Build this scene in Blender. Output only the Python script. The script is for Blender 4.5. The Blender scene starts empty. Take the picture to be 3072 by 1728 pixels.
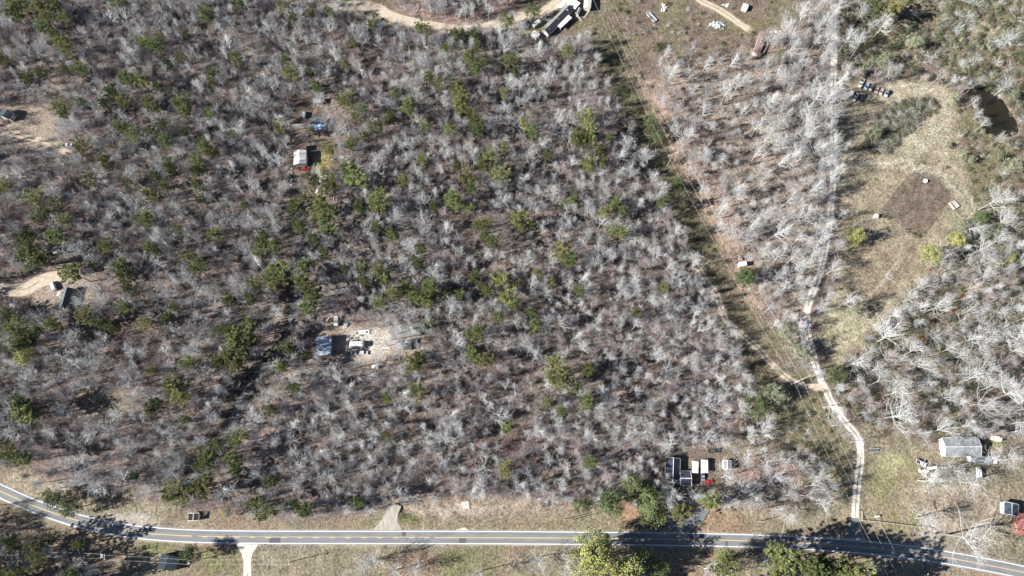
import bpy, math, random
import numpy as np
from mathutils import Vector, Matrix

S = bpy.context.scene
COL = S.collection
R = math.radians

# ------------------------------------------------------------------ camera
PITCH = R(16.6)
CAM_H = 374.0
FPX = 2150.0
cam_d = bpy.data.cameras.new('drone_camera')
cam_d.lens = FPX / 3072 * 36
cam_d.sensor_width = 36
cam_d.clip_start = 1.0
cam_d.clip_end = 6000
cam = bpy.data.objects.new('drone_camera', cam_d)
COL.objects.link(cam)
cam.location = (0, 0, CAM_H)
cam.rotation_euler = (PITCH, 0, 0)
S.camera = cam

# ------------------------------------------------------------------ sky, sun, exposure
SUN_EL, SUN_TO = 31.0, 13.0          # elevation; direction the light travels to on the ground
dx, dy = math.cos(R(SUN_TO)), math.sin(R(SUN_TO))
w = bpy.data.worlds.new('World')
S.world = w
w.use_nodes = True
nt = w.node_tree
bg = nt.nodes['Background']
sky = nt.nodes.new('ShaderNodeTexSky')
sky.sky_type = 'NISHITA'
sky.sun_disc = False
sky.sun_elevation = R(SUN_EL)
sky.sun_rotation = math.atan2(-dx, -dy)
sky.air_density = 0.8
sky.dust_density = 0.15
sky.altitude = 2500
nt.links.new(sky.outputs[0], bg.inputs[0])
bg.inputs[1].default_value = 0.05
sd = bpy.data.lights.new('sun', 'SUN')
sd.energy = 5.0
sd.angle = R(0.5)
sd.color = (1.0, 0.955, 0.89)
sun = bpy.data.objects.new('sun', sd)
COL.objects.link(sun)
ce = math.cos(R(SUN_EL))
sun.rotation_euler = Vector((dx * ce, dy * ce, -math.sin(R(SUN_EL)))).to_track_quat('-Z', 'Y').to_euler()
sun.location = (0, 0, 200)
S.view_settings.view_transform = 'Standard'
S.view_settings.look = 'None'
S.view_settings.gamma = 1
S.view_settings.use_curve_mapping = False
S.view_settings.exposure = 1.3
S.cycles.max_bounces = 3
S.cycles.diffuse_bounces = 1
S.cycles.glossy_bounces = 2
S.cycles.transparent_max_bounces = 4

# ------------------------------------------------------------------ survey: photo pixels to ground metres
CT, ST = math.cos(PITCH), math.sin(PITCH)


def P(px, py, z=0.0):
    """photo pixel (3072 wide) -> point in the world at height z"""
    a = (px - 1536) / FPX
    b = (864 - py) / FPX
    t = (CAM_H - z) / (CT - b * ST)
    return Vector((a * t, (b * CT + ST) * t, z))


def project(p):
    x, y, z = p[0], p[1], p[2] - CAM_H
    yc = y * CT + z * ST
    zc = -y * ST + z * CT
    return (1536 + FPX * x / -zc, 864 - FPX * yc / -zc)


def Z(r, zx, zy):
    """pixel inside one of nine survey sheets -> photo pixel"""
    ox = (r - 1) % 3 * 1024
    oy = (r - 1) // 3 * 576
    return ox + zx * 0.39752, oy + zy * 0.39752


def ZP(r, pts):
    return [Z(r, a, b) for a, b in pts]


def poly_mask(X, Y, poly):
    """points in polygon, vectorised"""
    inside = np.zeros(X.shape, bool)
    n = len(poly)
    j = n - 1
    for i in range(n):
        xi, yi = poly[i]
        xj, yj = poly[j]
        if yi != yj:
            c = ((yi > Y) != (yj > Y)) & (X < (xj - xi) * (Y - yi) / (yj - yi) + xi)
            inside ^= c
        j = i
    return inside


def wpoly(pix, z=0):
    return [tuple(P(a, b, z)[:2]) for a, b in pix]


# ------------------------------------------------------------------ tagging
def tag(o, label=None, cat=None, group=None, kind=None):
    if label: o['label'] = label
    if cat: o['category'] = cat
    if group: o['group'] = group
    if kind: o['kind'] = kind
    return o


def empty(name, loc, rz=0.0):
    o = bpy.data.objects.new(name, None)
    o.location = loc
    o.rotation_euler = (0, 0, rz)
    o.empty_display_size = 0.5
    COL.objects.link(o)
    return o


# ------------------------------------------------------------------ materials
def new_mat(name, rough=0.8):
    m = bpy.data.materials.new(name)
    m.use_nodes = True
    t = m.node_tree
    b = t.nodes['Principled BSDF']
    b.inputs['Roughness'].default_value = rough
    b.inputs['Specular IOR Level'].default_value = 0.2
    return m, t, b


def mat(name, c1, c2=None, scale=1.0, rough=0.8, rnd=0.0, bump=0.0, metal=0.0, spec=0.2, detail=4, stretch=None, coord='Object'):
    """noise blend between two real surface colours, optional per-object variation"""
    m, t, b = new_mat(name, rough)
    b.inputs['Metallic'].default_value = metal
    b.inputs['Specular IOR Level'].default_value = spec
    c2 = c2 or tuple(v * 0.75 for v in c1)
    tc = t.nodes.new('ShaderNodeTexCoord')
    mp = t.nodes.new('ShaderNodeMapping')
    t.links.new(tc.outputs[coord], mp.inputs[0])
    if stretch: mp.inputs['Scale'].default_value = stretch
    nz = t.nodes.new('ShaderNodeTexNoise')
    nz.inputs['Scale'].default_value = scale
    nz.inputs['Detail'].default_value = detail
    t.links.new(mp.outputs[0], nz.inputs[0])
    cr = t.nodes.new('ShaderNodeValToRGB')
    cr.color_ramp.elements[0].position = 0.34
    cr.color_ramp.elements[1].position = 0.66
    cr.color_ramp.elements[0].color = (*c2, 1)
    cr.color_ramp.elements[1].color = (*c1, 1)
    t.links.new(nz.outputs['Fac'], cr.inputs[0])
    out = cr.outputs[0]
    if rnd:
        oi = t.nodes.new('ShaderNodeObjectInfo')
        hs = t.nodes.new('ShaderNodeHueSaturation')
        mr = t.nodes.new('ShaderNodeMapRange')
        mr.inputs['To Min'].default_value = 1 - rnd
        mr.inputs['To Max'].default_value = 1 + rnd
        t.links.new(oi.outputs['Random'], mr.inputs[0])
        t.links.new(mr.outputs[0], hs.inputs['Value'])
        m2 = t.nodes.new('ShaderNodeMath'); m2.operation = 'MULTIPLY'; m2.inputs[1].default_value = 7.31
        m3 = t.nodes.new('ShaderNodeMath'); m3.operation = 'FRACT'
        m4 = t.nodes.new('ShaderNodeMapRange')
        m4.inputs['To Min'].default_value = 0.5 - rnd * 0.07
        m4.inputs['To Max'].default_value = 0.5 + rnd * 0.07
        t.links.new(oi.outputs['Random'], m2.inputs[0]); t.links.new(m2.outputs[0], m3.inputs[0])
        t.links.new(m3.outputs[0], m4.inputs[0]); t.links.new(m4.outputs[0], hs.inputs['Hue'])
        t.links.new(out, hs.inputs['Color'])
        out = hs.outputs[0]
    t.links.new(out, b.inputs['Base Color'])
    if bump:
        bn = t.nodes.new('ShaderNodeBump')
        bn.inputs['Strength'].default_value = 0.8
        bn.inputs['Distance'].default_value = bump
        n2 = t.nodes.new('ShaderNodeTexNoise')
        n2.inputs['Scale'].default_value = scale * 3
        n2.inputs['Detail'].default_value = 5
        t.links.new(mp.outputs[0], n2.inputs[0])
        t.links.new(n2.outputs['Fac'], bn.inputs['Height'])
        t.links.new(bn.outputs[0], b.inputs['Normal'])
    return m


# ------------------------------------------------------------------ mesh helper
class MB:
    def __init__(s):
        s.v = []; s.f = []; s.mi = []; s.cur = 0

    def face(s, pts):
        n = len(s.v)
        s.v += [tuple(p) for p in pts]
        s.f.append(tuple(range(n, n + len(pts))))
        s.mi.append(s.cur)

    def box(s, x0, y0, z0, x1, y1, z1, top=None):
        """top = (inset_x0, inset_x1, inset_y) tapers the upper face"""
        t = top or (0, 0, 0)
        n = len(s.v)
        s.v += [(x0, y0, z0), (x1, y0, z0), (x1, y1, z0), (x0, y1, z0),
                (x0 + t[0], y0 + t[2], z1), (x1 - t[1], y0 + t[2], z1), (x1 - t[1], y1 - t[2], z1), (x0 + t[0], y1 - t[2], z1)]
        for q in ((3, 2, 1, 0), (4, 5, 6, 7), (0, 1, 5, 4), (1, 2, 6, 5), (2, 3, 7, 6), (3, 0, 4, 7)):
            s.f.append(tuple(n + k for k in q)); s.mi.append(s.cur)

    def prism(s, prof, y0, y1):
        """profile in x,z extruded along y"""
        n = len(s.v); k = len(prof)
        s.v += [(a, y0, b) for a, b in prof] + [(a, y1, b) for a, b in prof]
        s.f.append(tuple(n + i for i in range(k))[::-1]); s.mi.append(s.cur)
        s.f.append(tuple(n + k + i for i in range(k))); s.mi.append(s.cur)
        for i in range(k):
            j = (i + 1) % k
            s.f.append((n + i, n + j, n + k + j, n + k + i)); s.mi.append(s.cur)

    def tube(s, pts, rads, sides=3, cap=False):
        n = len(s.v)
        m = len(pts)
        for i in range(m):
            p = Vector(pts[i])
            d = (Vector(pts[min(i + 1, m - 1)]) - Vector(pts[max(i - 1, 0)])).normalized()
            a = d.orthogonal().normalized()
            if i == 0: a0 = a
            else:
                a = (a0 - d * a0.dot(d))
                a = a.normalized() if a.length > 1e-5 else d.orthogonal().normalized()
                a0 = a
            b = d.cross(a)
            for k in range(sides):
                an = 2 * math.pi * k / sides
                s.v.append(tuple(p + (a * math.cos(an) + b * math.sin(an)) * rads[i]))
        for i in range(m - 1):
            for k in range(sides):
                k2 = (k + 1) % sides
                s.f.append((n + i * sides + k, n + i * sides + k2, n + (i + 1) * sides + k2, n + (i + 1) * sides + k))
                s.mi.append(s.cur)
        if cap:
            s.f.append(tuple(n + (m - 1) * sides + k for k in range(sides))); s.mi.append(s.cur)
            s.f.append(tuple(n + k for k in range(sides))[::-1]); s.mi.append(s.cur)

    def cyl(s, c, r, h, axis='z', sides=10, r2=None):
        a = Vector(c)
        d = {'x': Vector((1, 0, 0)), 'y': Vector((0, 1, 0)), 'z': Vector((0, 0, 1))}[axis]
        s.tube([a, a + d * h], [r, r if r2 is None else r2], sides, True)

    def mesh(s, name, mats):
        me = bpy.data.meshes.new(name)
        me.from_pydata(s.v, [], s.f)
        for m in (mats if isinstance(mats, (list, tuple)) else [mats]): me.materials.append(m)
        if any(s.mi): me.polygons.foreach_set('material_index', s.mi)
        me.update()
        return me

    def obj(s, name, mats, parent=None, label=None):
        o = bpy.data.objects.new(name, s.mesh(name, mats))
        COL.objects.link(o)
        if parent: o.parent = parent
        if label: o['label'] = label
        return o


def put(name, me, parent=None, loc=None, rot=None):
    o = bpy.data.objects.new(name, me)
    COL.objects.link(o)
    if parent: o.parent = parent
    if loc is not None: o.location = loc
    if rot is not None: o.rotation_euler = rot
    return o


# ------------------------------------------------------------------ value noise for the ground (numpy)
def vnoise(X, Y, cell, seed):
    rng = np.random.RandomState(seed)
    T = rng.rand(256, 256)
    u = X / cell; v = Y / cell
    i = np.floor(u).astype(int); j = np.floor(v).astype(int)
    fu = u - i; fv = v - j
    fu = fu * fu * (3 - 2 * fu); fv = fv * fv * (3 - 2 * fv)
    g = lambda a, b: T[a % 256, b % 256]
    return (g(i, j) * (1 - fu) + g(i + 1, j) * fu) * (1 - fv) + (g(i, j + 1) * (1 - fu) + g(i + 1, j + 1) * fu) * fv


def blur(M, n):
    for _ in range(n):
        A = np.pad(M, 1, mode='edge')
        M = (A[:-2, 1:-1] + A[2:, 1:-1] + A[1:-1, :-2] + A[1:-1, 2:] + 2 * A[1:-1, 1:-1]) / 6
    return M


# ================================================================== ROAD CENTRE LINES (photo pixels)
def f2(l): return [(a * 1.1925, b * 1.1925) for a, b in l]


road_up = ZP(7, [(-300, 660), (-120, 715), (0, 760), (200, 845), (400, 920), (600, 990), (850, 1045), (1050, 1078), (1300, 1097), (1550, 1107), (2000, 1111), (2576, 1112)]) + \
          ZP(8, [(900, 1114), (1800, 1118), (2576, 1127)]) + ZP(9, [(500, 1137), (1000, 1157), (1300, 1180), (1700, 1220), (2100, 1280), (2400, 1338), (2576, 1375), (2900, 1450)])
road_lo = ZP(7, [(-300, 700), (-120, 790), (0, 855), (200, 955), (400, 1025), (600, 1085), (800, 1127), (1050, 1163), (1350, 1188), (1700, 1199), (2100, 1202), (2576, 1203)]) + \
          ZP(8, [(900, 1203), (1800, 1210), (2576, 1218)]) + ZP(9, [(700, 1238), (1200, 1268), (1650, 1308), (1900, 1344), (2200, 1395), (2450, 1443), (2576, 1470), (2900, 1545)])


def spline(pts, step=3.0):
    """Catmull-Rom resample of 2D world points"""
    pts = [Vector((p[0], p[1])) for p in pts]
    out = []
    for i in range(len(pts) - 1):
        p0 = pts[max(i - 1, 0)]; p1 = pts[i]; p2 = pts[i + 1]; p3 = pts[min(i + 2, len(pts) - 1)]
        n = max(1, int((p2 - p1).length / step))
        for k in range(n):
            t = k / n
            out.append(0.5 * ((2 * p1) + (-p0 + p2) * t + (2 * p0 - 5 * p1 + 4 * p2 - p3) * t * t + (-p0 + 3 * p1 - 3 * p2 + p3) * t ** 3))
    out.append(pts[-1])
    return out


def resample(pts, n):
    L = [0]
    for i in range(1, len(pts)): L.append(L[-1] + (pts[i] - pts[i - 1]).length)
    out = []
    for k in range(n):
        d = L[-1] * k / (n - 1)
        i = max(1, next((q for q in range(1, len(L)) if L[q] >= d - 1e-6), len(L) - 1))
        t = (d - L[i - 1]) / max(1e-6, L[i] - L[i - 1])
        out.append(pts[i - 1].lerp(pts[i], t))
    return out


NR = 200
upL = resample(spline([P(*p) for p in road_up]), NR)
loL = resample(spline([P(*p) for p in road_lo]), NR)
midL = [(a + b) / 2 for a, b in zip(upL, loL)]
# smooth the centre line and rebuild constant-width edges from it
for _ in range(12):
    midL = [midL[0]] + [(midL[i - 1] + midL[i] * 2 + midL[i + 1]) / 4 for i in range(1, NR - 1)] + [midL[-1]]
HALF = sum((a - b).length for a, b in zip(upL[20:-20], loL[20:-20])) / (NR - 40) / 2


def normals(line):
    out = []
    for i in range(len(line)):
        d = (line[min(i + 1, len(line) - 1)] - line[max(i - 1, 0)]).normalized()
        out.append(Vector((-d.y, d.x)))
    return out


NM = normals(midL)


def strip(line, nm, o0, o1, z, name, material, parent=None, i0=0, i1=None, wob=0.0, seed=1):
    rr = random.Random(seed)
    i1 = i1 or len(line)
    mb = MB()
    prev = None
    for i in range(i0, i1):
        a = line[i] + nm[i] * (o0 + rr.uniform(-wob, wob)); b = line[i] + nm[i] * (o1 + rr.uniform(-wob, wob))
        c = ((a.x, a.y, z), (b.x, b.y, z))
        if prev: mb.face([prev[0], prev[1], c[1], c[0]][::-1] if o1 > o0 else [prev[0], prev[1], c[1], c[0]])
        prev = c
    return mb.obj(name, material, parent)


# tracks: (pixel points, half width m, name)
tracks = {
    'gravel_lane': ([(2497, -60), (2499, 15), (2502, 120), (2500, 300), (2499, 450), (2498, 560), (2494, 610), (2480, 727), (2458, 822), (2432, 894), (2421, 934), (2424, 1005), (2438, 1060), (2455, 1120), (2475, 1165), (2500, 1215), (2535, 1265), (2575, 1315), (2582, 1370), (2574, 1440), (2568, 1500), (2565, 1550), (2563, 1622)], 1.75),
    'gravel_track': ([(2060, 745), (2085, 790), (2108, 825), (2122, 850), (2150, 885), (2170, 945), (2190, 975), (2235, 1010), (2274, 1045), (2294, 1068), (2326, 1102), (2378, 1145), (2430, 1160), (2472, 1163)], 1.7),
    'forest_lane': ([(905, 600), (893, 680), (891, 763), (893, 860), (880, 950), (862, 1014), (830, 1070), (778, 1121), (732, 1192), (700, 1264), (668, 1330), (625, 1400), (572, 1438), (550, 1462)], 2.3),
    'culvert_drive': ([(1188, 1512), (1178, 1535), (1171, 1560), (1165, 1596)], 2.9),
    'south_drive': ([(744, 1626), (742, 1660), (742, 1700), (742, 1760)], 1.9),
    'field_track': ([(2085, -30), (2100, 0), (2150, 25), (2187, 48), (2225, 75), (2247, 88)], 2.0),
    'top_track': ([(985, -60), (1000, 10), (1120, 20), (1165, 45), (1240, 68), (1330, 84), (1390, 90), (1470, 80), (1540, 52), (1600, 50), (1640, 30), (1690, -5)], 3.2),
    'yard_track': ([(0, 400), (40, 400), (90, 415), (140, 425), (185, 450), (210, 462)], 1.7),
    'west_drive': ([(-40, 872), (20, 870), (75, 868), (130, 840), (190, 830)], 3.6),
}
# ================================================================== GROUND ZONES
F = f2
Z_CORR = F([(838, -50), (850, 20), (920, 55), (1000, 75), (1090, 88), (1190, 75), (1285, 45), (1330, 95), (1370, 130), (1470, 85), (1496, 160), (1546, 260), (1584, 340), (1634, 430), (1684, 540), (1752, 640), (1786, 740), (1836, 850), (1878, 930), (1890, 1010), (1880, 1060),
             (1960, 1130), (2080, 1160), (2130, 1130), (2060, 970), (1990, 900), (1930, 800), (1880, 700), (1820, 600), (1760, 480), (1700, 360), (1650, 250), (1660, 150), (1850, 150), (1900, 130), (1950, 70), (2060, 20), (2080, -50)])
Z_FIELD = F([(2110, 190), (2180, 200), (2300, 200), (2390, 215), (2420, 235), (2400, 300), (2420, 370), (2440, 470), (2460, 540), (2420, 590), (2370, 660), (2300, 720), (2260, 770), (2180, 850), (2130, 900), (2090, 960), (2060, 900), (2050, 820), (2090, 700), (2110, 560), (2105, 400), (2108, 300)])
Z_SCRUB = F([(2110, -50), (2640, -50), (2640, 330), (2520, 330), (2480, 230), (2400, 210), (2300, 195), (2190, 190), (2110, 180)])
Z_EAST = F([(2420, 235), (2480, 230), (2520, 330), (2640, 330), (2640, 560), (2460, 540), (2440, 470), (2420, 370), (2400, 300)])
Z_LAWN = F([(2140, 1060), (2250, 1075), (2330, 1120), (2480, 1100), (2640, 1100), (2640, 1420), (2450, 1400), (2200, 1365), (2160, 1350), (2165, 1200), (2180, 1130)])
Z_VERGE = F([(-40, 1175), (60, 1200), (160, 1225), (330, 1235), (420, 1260), (480, 1285), (580, 1285), (700, 1300), (830, 1305), (900, 1290), (980, 1275), (1060, 1255), (1160, 1245), (1300, 1250), (1400, 1270), (1500, 1265), (1640, 1275), (1680, 1260), (1800, 1270), (1950, 1280), (2100, 1255), (2160, 1250), (2160, 1355),
              (2300, 1400), (2640, 1470), (2640, 1520), (-60, 1520), (-60, 1260)])
Z_SW = F([(-60, 1270), (40, 1300), (110, 1340), (190, 1375), (260, 1420), (280, 1500), (-60, 1500)])
Z_YARD1 = [(935, 1000), (1000, 940), (1040, 960), (1100, 985), (1180, 975), (1250, 965), (1275, 1010), (1265, 1060), (1190, 1080), (1185, 1110), (1130, 1130), (1040, 1125), (960, 1090)]
Z_GRAV1 = [(1038, 1000), (1080, 985), (1140, 985), (1180, 1010), (1190, 1040), (1165, 1062), (1110, 1068), (1040, 1060)]
Z_YARD2 = [(880, 300), (940, 290), (985, 350), (990, 400), (1010, 450), (1015, 500), (975, 530), (940, 560), (870, 560), (855, 500), (880, 430)]
Z_YARD3 = [(105, 825), (150, 800), (200, 795), (260, 800), (290, 850), (270, 900), (250, 930), (180, 945), (120, 950), (100, 900), (60, 880)]
Z_YARD4 = [(10, 318), (50, 308), (110, 315), (170, 345), (190, 400), (195, 430), (180, 455), (120, 470), (60, 440), (20, 400)]
Z_GAP5 = ZP(7, [(560, 60), (760, 20), (980, 60), (1010, 150), (980, 250), (800, 290), (620, 260)])
Z_YARD6 = [(1985, 1350), (2060, 1340), (2150, 1335), (2230, 1370), (2240, 1440), (2190, 1480), (2080, 1490), (2000, 1470)]
Z_POND = ZP(3, [(2140, 695), (2160, 680), (2200, 688), (2260, 672), (2310, 664), (2335, 685), (2360, 725), (2410, 762), (2450, 830), (2475, 870), (2500, 900), (2515, 950), (2512, 990), (2470, 1010), (2400, 1010), (2330, 1000), (2280, 960), (2270, 860), (2225, 780)])
Z_GROVE = F([(1665, 210), (1670, 150), (1850, 150), (1900, 130), (1950, 70), (2060, 20), (2100, 20), (2100, 560), (2060, 700), (2030, 840), (2000, 850), (1955, 760), (1892, 640), (1832, 510), (1762, 350)])
Z_LSTRIP = F([(1500, 60), (1560, 60), (1600, 200), (1660, 330), (1745, 500), (1800, 640), (1830, 760), (1800, 740), (1752, 640), (1684, 540), (1634, 430), (1546, 260)])
Z_STRIP = ZP(9, [(700, 0), (1000, 0), (1180, 260), (1330, 420), (1330, 930), (1230, 960), (1180, 860), (1060, 680), (900, 520), (740, 300)])
Z_EWOOD = F([(2460, 540), (2660, 560), (2660, 1110), (2480, 1100), (2330, 1120), (2250, 1075), (2140, 1060), (2090, 960), (2130, 900), (2260, 770), (2370, 660)])
Z_THIN = ZP(9, [(200, 250), (750, 300), (850, 500), (1060, 700), (900, 780), (450, 760), (250, 500)])
Z_TOPWOOD = F([(980, -50), (985, 20), (1100, 62), (1200, 55), (1290, 15), (1310, -50)])
Z_POCKET = [ZP(8, [(850, 880), (970, 880), (975, 945), (860, 950)])]

# ground grid: fine inside the survey, coarse to the horizon
GS = 1.3
fx = np.arange(-350, 350.1, GS); fy = np.arange(-75, 345.1, GS)
far = np.array([2500, 1600, 1000, 700, 520, 430, 380])
gx = np.concatenate([-far, fx, far[::-1]]); gy = np.concatenate([-far[:-1], [-180, -110], fy, far[::-1]])
gx.sort(); gy.sort()
X, Y = np.meshgrid(gx, gy)
wx = X + (vnoise(X, Y, 7, 1) - .5) * 5 + (vnoise(X, Y, 2.5, 2) - .5) * 2.5
wy = Y + (vnoise(X, Y, 7, 3) - .5) * 5 + (vnoise(X, Y, 2.5, 4) - .5) * 2.5
C = np.zeros(X.shape + (3,))
n1 = vnoise(X, Y, 14, 5); n2 = vnoise(X, Y, 5, 6); n3 = vnoise(X, Y, 2.6, 7); n4 = vnoise(X, Y, 30, 8)


def mix3(A, B, t): return A * (1 - t[..., None]) + B * t[..., None]


def const(c): return np.ones(X.shape + (3,)) * np.array(c)


LITTER = mix3(const((.115, .09, .084)), const((.22, .182, .155)), np.clip(n1 * .7 + n2 * .5 - .1, 0, 1))
LITTER = mix3(LITTER, const((.11, .076, .074)), np.clip(n4 * 2 - 1, 0, 1) * .7)
TAN = mix3(const((.235, .205, .148)), const((.155, .134, .097)), np.clip(n2 * .8 + n3 * .5 - .15, 0, 1))
BROWN = mix3(const((.19, .152, .12)), const((.11, .088, .068)), np.clip(n2 * .8 + n3 * .6 - .2, 0, 1))
OLIVE = mix3(const((.115, .11, .06)), const((.165, .142, .095)), np.clip(n1 * .6 + n3 * .6 - .1, 0, 1))
GREEN = mix3(const((.12, .14, .05)), const((.175, .17, .085)), n3)
PALE = mix3(const((.34, .31, .235)), const((.27, .24, .18)), n2)
DIRT = mix3(const((.33, .275, .225)), const((.24, .20, .16)), n2)
MUD = const((.20, .125, .05))
GRAV = mix3(const((.43, .40, .36)), const((.34, .31, .275)), n3)
C[:] = LITTER


def zone(poly, colr, soft=3, amount=1.0, warp=True, pix=True):
    global C
    M = poly_mask(wx if warp else X, wy if warp else Y, wpoly(poly) if pix else poly).astype(float)
    M = blur(M, soft) * amount
    C = mix3(C, colr, M)
    return M


def lump(lo, hi, N): return np.clip((N - lo) / (hi - lo), 0, 1)


cm = zone(Z_CORR, BROWN, 4)
zone(Z_CORR, OLIVE, 4, .75 * lump(.45, .6, n1))
zone(F([(1470, 85), (1510, 160), (1560, 260), (1600, 340), (1650, 430), (1700, 540), (1770, 640), (1800, 740), (1850, 850), (1900, 1000), (1960, 1130), (2080, 1160), (2050, 1010), (1960, 920), (1870, 760), (1780, 620), (1700, 470), (1640, 360), (1560, 200), (1510, 0), (1480, 0)]), OLIVE, 4, .55)
zone(Z_GROVE, DIRT, 6, .45 + .3 * n1)
zone(F([(1600, 200), (1665, 200), (1690, 280), (1765, 354), (1835, 500), (1905, 680), (1930, 790), (1880, 760), (1820, 650), (1755, 510), (1680, 360)]), mix3(const((.32, .235, .185)), const((.24, .18, .14)), n3), 4, .85)
zone(Z_LSTRIP, mix3(const((.09, .095, .045)), const((.14, .12, .085)), n3), 5, .6)
zone(Z_TOPWOOD, mix3(LITTER, const((.26, .17, .15)), n2), 3)
zone(F([(860, 5), (920, 30), (1000, 60), (1100, 75), (1200, 62), (1290, 30), (1340, 50), (1330, 80), (1240, 80), (1100, 90), (1000, 80), (900, 55), (840, 20)]), PALE, 3, .7)
zone([(1540, 60), (1640, 30), (1660, 60), (1600, 120), (1520, 110)], PALE, 3, .8)
zone(Z_SCRUB, mix3(BROWN, OLIVE, lump(.35, .65, n1)), 4)
zone(ZP(3, [(2190, 190), (2300, 150), (2380, 190), (2330, 260), (2220, 260)]), PALE, 2, .9)
zone(Z_EAST, mix3(BROWN, OLIVE, lump(.45, .7, n1)), 4)
zone(Z_EWOOD, mix3(mix3(BROWN, OLIVE, lump(.4, .6, n1)) * .85, TAN, lump(.6, .75, n4)), 5, .85)
zone(Z_STRIP, mix3(OLIVE, TAN, lump(.5, .7, n2)), 4, .9)
zone(Z_THIN, mix3(TAN, const((.27, .19, .155)), lump(.35, .6, n1)), 5, .8)
zone(Z_FIELD, TAN * 1.22, 4)
# mown tracks and rough islands in the field
zone(ZP(3, [(1400, 610), (1700, 600), (1900, 630), (2000, 690), (2030, 800), (2000, 960), (1850, 1080), (1700, 1160), (1600, 1180), (1640, 1120), (1760, 960), (1900, 860), (1950, 790), (1880, 720), (1700, 740), (1560, 790), (1480, 780), (1560, 700)]), PALE, 2, .75)
zone(ZP(3, [(1420, 860), (1560, 780), (1700, 740), (1850, 725), (1935, 770), (1900, 850), (1750, 960), (1640, 1060), (1560, 1150), (1440, 1170), (1330, 1130), (1390, 1000)]), BROWN, 2, .95)
zone([(2644, 636), (2700, 560), (2745, 520), (2810, 528), (2858, 572), (2850, 600), (2765, 705)], mix3(const((.165, .135, .108)), const((.10, .082, .065)), n3), 1, 1.0, False)
zone(F([(2130, 620), (2190, 600), (2300, 610), (2330, 660), (2250, 740), (2190, 770), (2120, 700)]), mix3(const((.235, .18, .135)), TAN, n3), 4, .75)
zone(F([(2080, 780), (2140, 790), (2210, 800), (2170, 860), (2100, 900), (2070, 860)]), mix3(PALE, const((.27, .26, .14)), n2), 4, .85)
zone(F([(2120, 570), (2160, 575), (2170, 620), (2120, 640)]), const((.25, .24, .12)), 4, .6)
zone(Z_LAWN, TAN, 5)
zone(ZP(9, [(1380, 560), (1760, 540), (1860, 700), (1860, 1000), (1760, 1120), (1400, 1100), (1360, 900), (1390, 700)]), mix3(const((.185, .175, .095)), const((.22, .185, .125)), lump(.3, .7, n2)), 5, .85)
zone(ZP(9, [(1490, 560), (1640, 540), (1680, 620), (1600, 690), (1500, 660)]), const((.28, .27, .15)), 4, .8)
zone(ZP(9, [(1720, 760), (2000, 740), (2300, 800), (2400, 1000), (2300, 1180), (1900, 1230), (1730, 1200), (1860, 1100), (1720, 960)]), DIRT, 6, .6)
zone(ZP(9, [(1860, 1050), (1960, 1100), (1940, 1230), (1780, 1230), (1820, 1160)]), GRAV, 3, .8)
zone(ZP(9, [(2330, 370), (2460, 360), (2460, 470), (2330, 470)]), GREEN, 2, .9)
zone(Z_VERGE, mix3(TAN, const((.21, .145, .105)), lump(.5, .8, n1) * .6), 3)
zone(ZP(8, [(1450, 990), (2440, 1010), (2440, 1080), (100, 1090), (100, 1040), (900, 1030)]), mix3(const((.19, .17, .10)), TAN, n2), 3, .8)
zone(ZP(8, [(430, 990), (570, 980), (640, 1040), (600, 1090), (440, 1080)]), GREEN, 2, .8)
zone(ZP(8, [(450, 900), (900, 890), (1400, 880), (1700, 880), (1700, 990), (1300, 1000), (1000, 1010), (700, 1030), (560, 990)]), mix3(BROWN, DIRT, n2), 2, .9)
zone(ZP(8, [(700, 930), (1150, 900), (1250, 920), (1100, 965), (800, 985), (600, 990)]), const((.36, .31, .26)), 2, .6)
zone(ZP(8, [(2080, 900), (2260, 880), (2300, 1010), (2450, 1020), (2440, 1070), (2100, 1040)]), const((.26, .165, .105)), 3, .8)
zone(ZP(8, [(900, 1230), (1200, 1230), (1200, 1449), (760, 1449), (740, 1320)]), mix3(OLIVE, GREEN, n2), 3, .85)
zone(ZP(7, [(60, 690), (420, 700), (400, 870), (250, 870), (90, 790)]), PALE, 3, .5)
zone(ZP(7, [(410, 830), (440, 720), (500, 700), (530, 800), (450, 850)]), GRAV, 2, .9)
zone(ZP(7, [(850, 960), (1060, 960), (1150, 1000), (1240, 1080), (1050, 1075), (860, 1040)]), GRAV, 3, .75)
zone(ZP(7, [(880, 1200), (1100, 1215), (1300, 1215), (1820, 1260), (1830, 1449), (1480, 1449), (1340, 1290), (1100, 1290), (950, 1280)]), mix3(OLIVE, GREEN, lump(.4, .6, n2)), 3, .8)
zone(ZP(9, [(0, 900), (450, 880), (450, 1110), (90, 1110), (200, 960)]), const((.25, .18, .12)), 3, .65)
zone(Z_SW, LITTER, 3)
for zz, cc, k in ((Z_YARD1, DIRT, .9), (Z_GRAV1, GRAV, .95), (Z_YARD2, BROWN, .8), (Z_YARD3, DIRT, .65), (Z_YARD4, DIRT, .75), (Z_GAP5, TAN, .8), (Z_YARD6, BROWN, .8)):
    zone(zz, cc, 3, k)
zone([(950, 470), (985, 465), (1000, 500), (975, 520), (945, 512)], const((.36, .30, .13)), 2, .9)
zone(ZP(4, [(0, 840), (70, 850), (80, 900), (0, 920)]), const((.42, .26, .09)), 2, .8)
zone(ZP(2, [(1300, 190), (1480, 190), (1530, 220), (1420, 290), (1280, 250)]), const((.37, .35, .20)), 2, .8)
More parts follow.
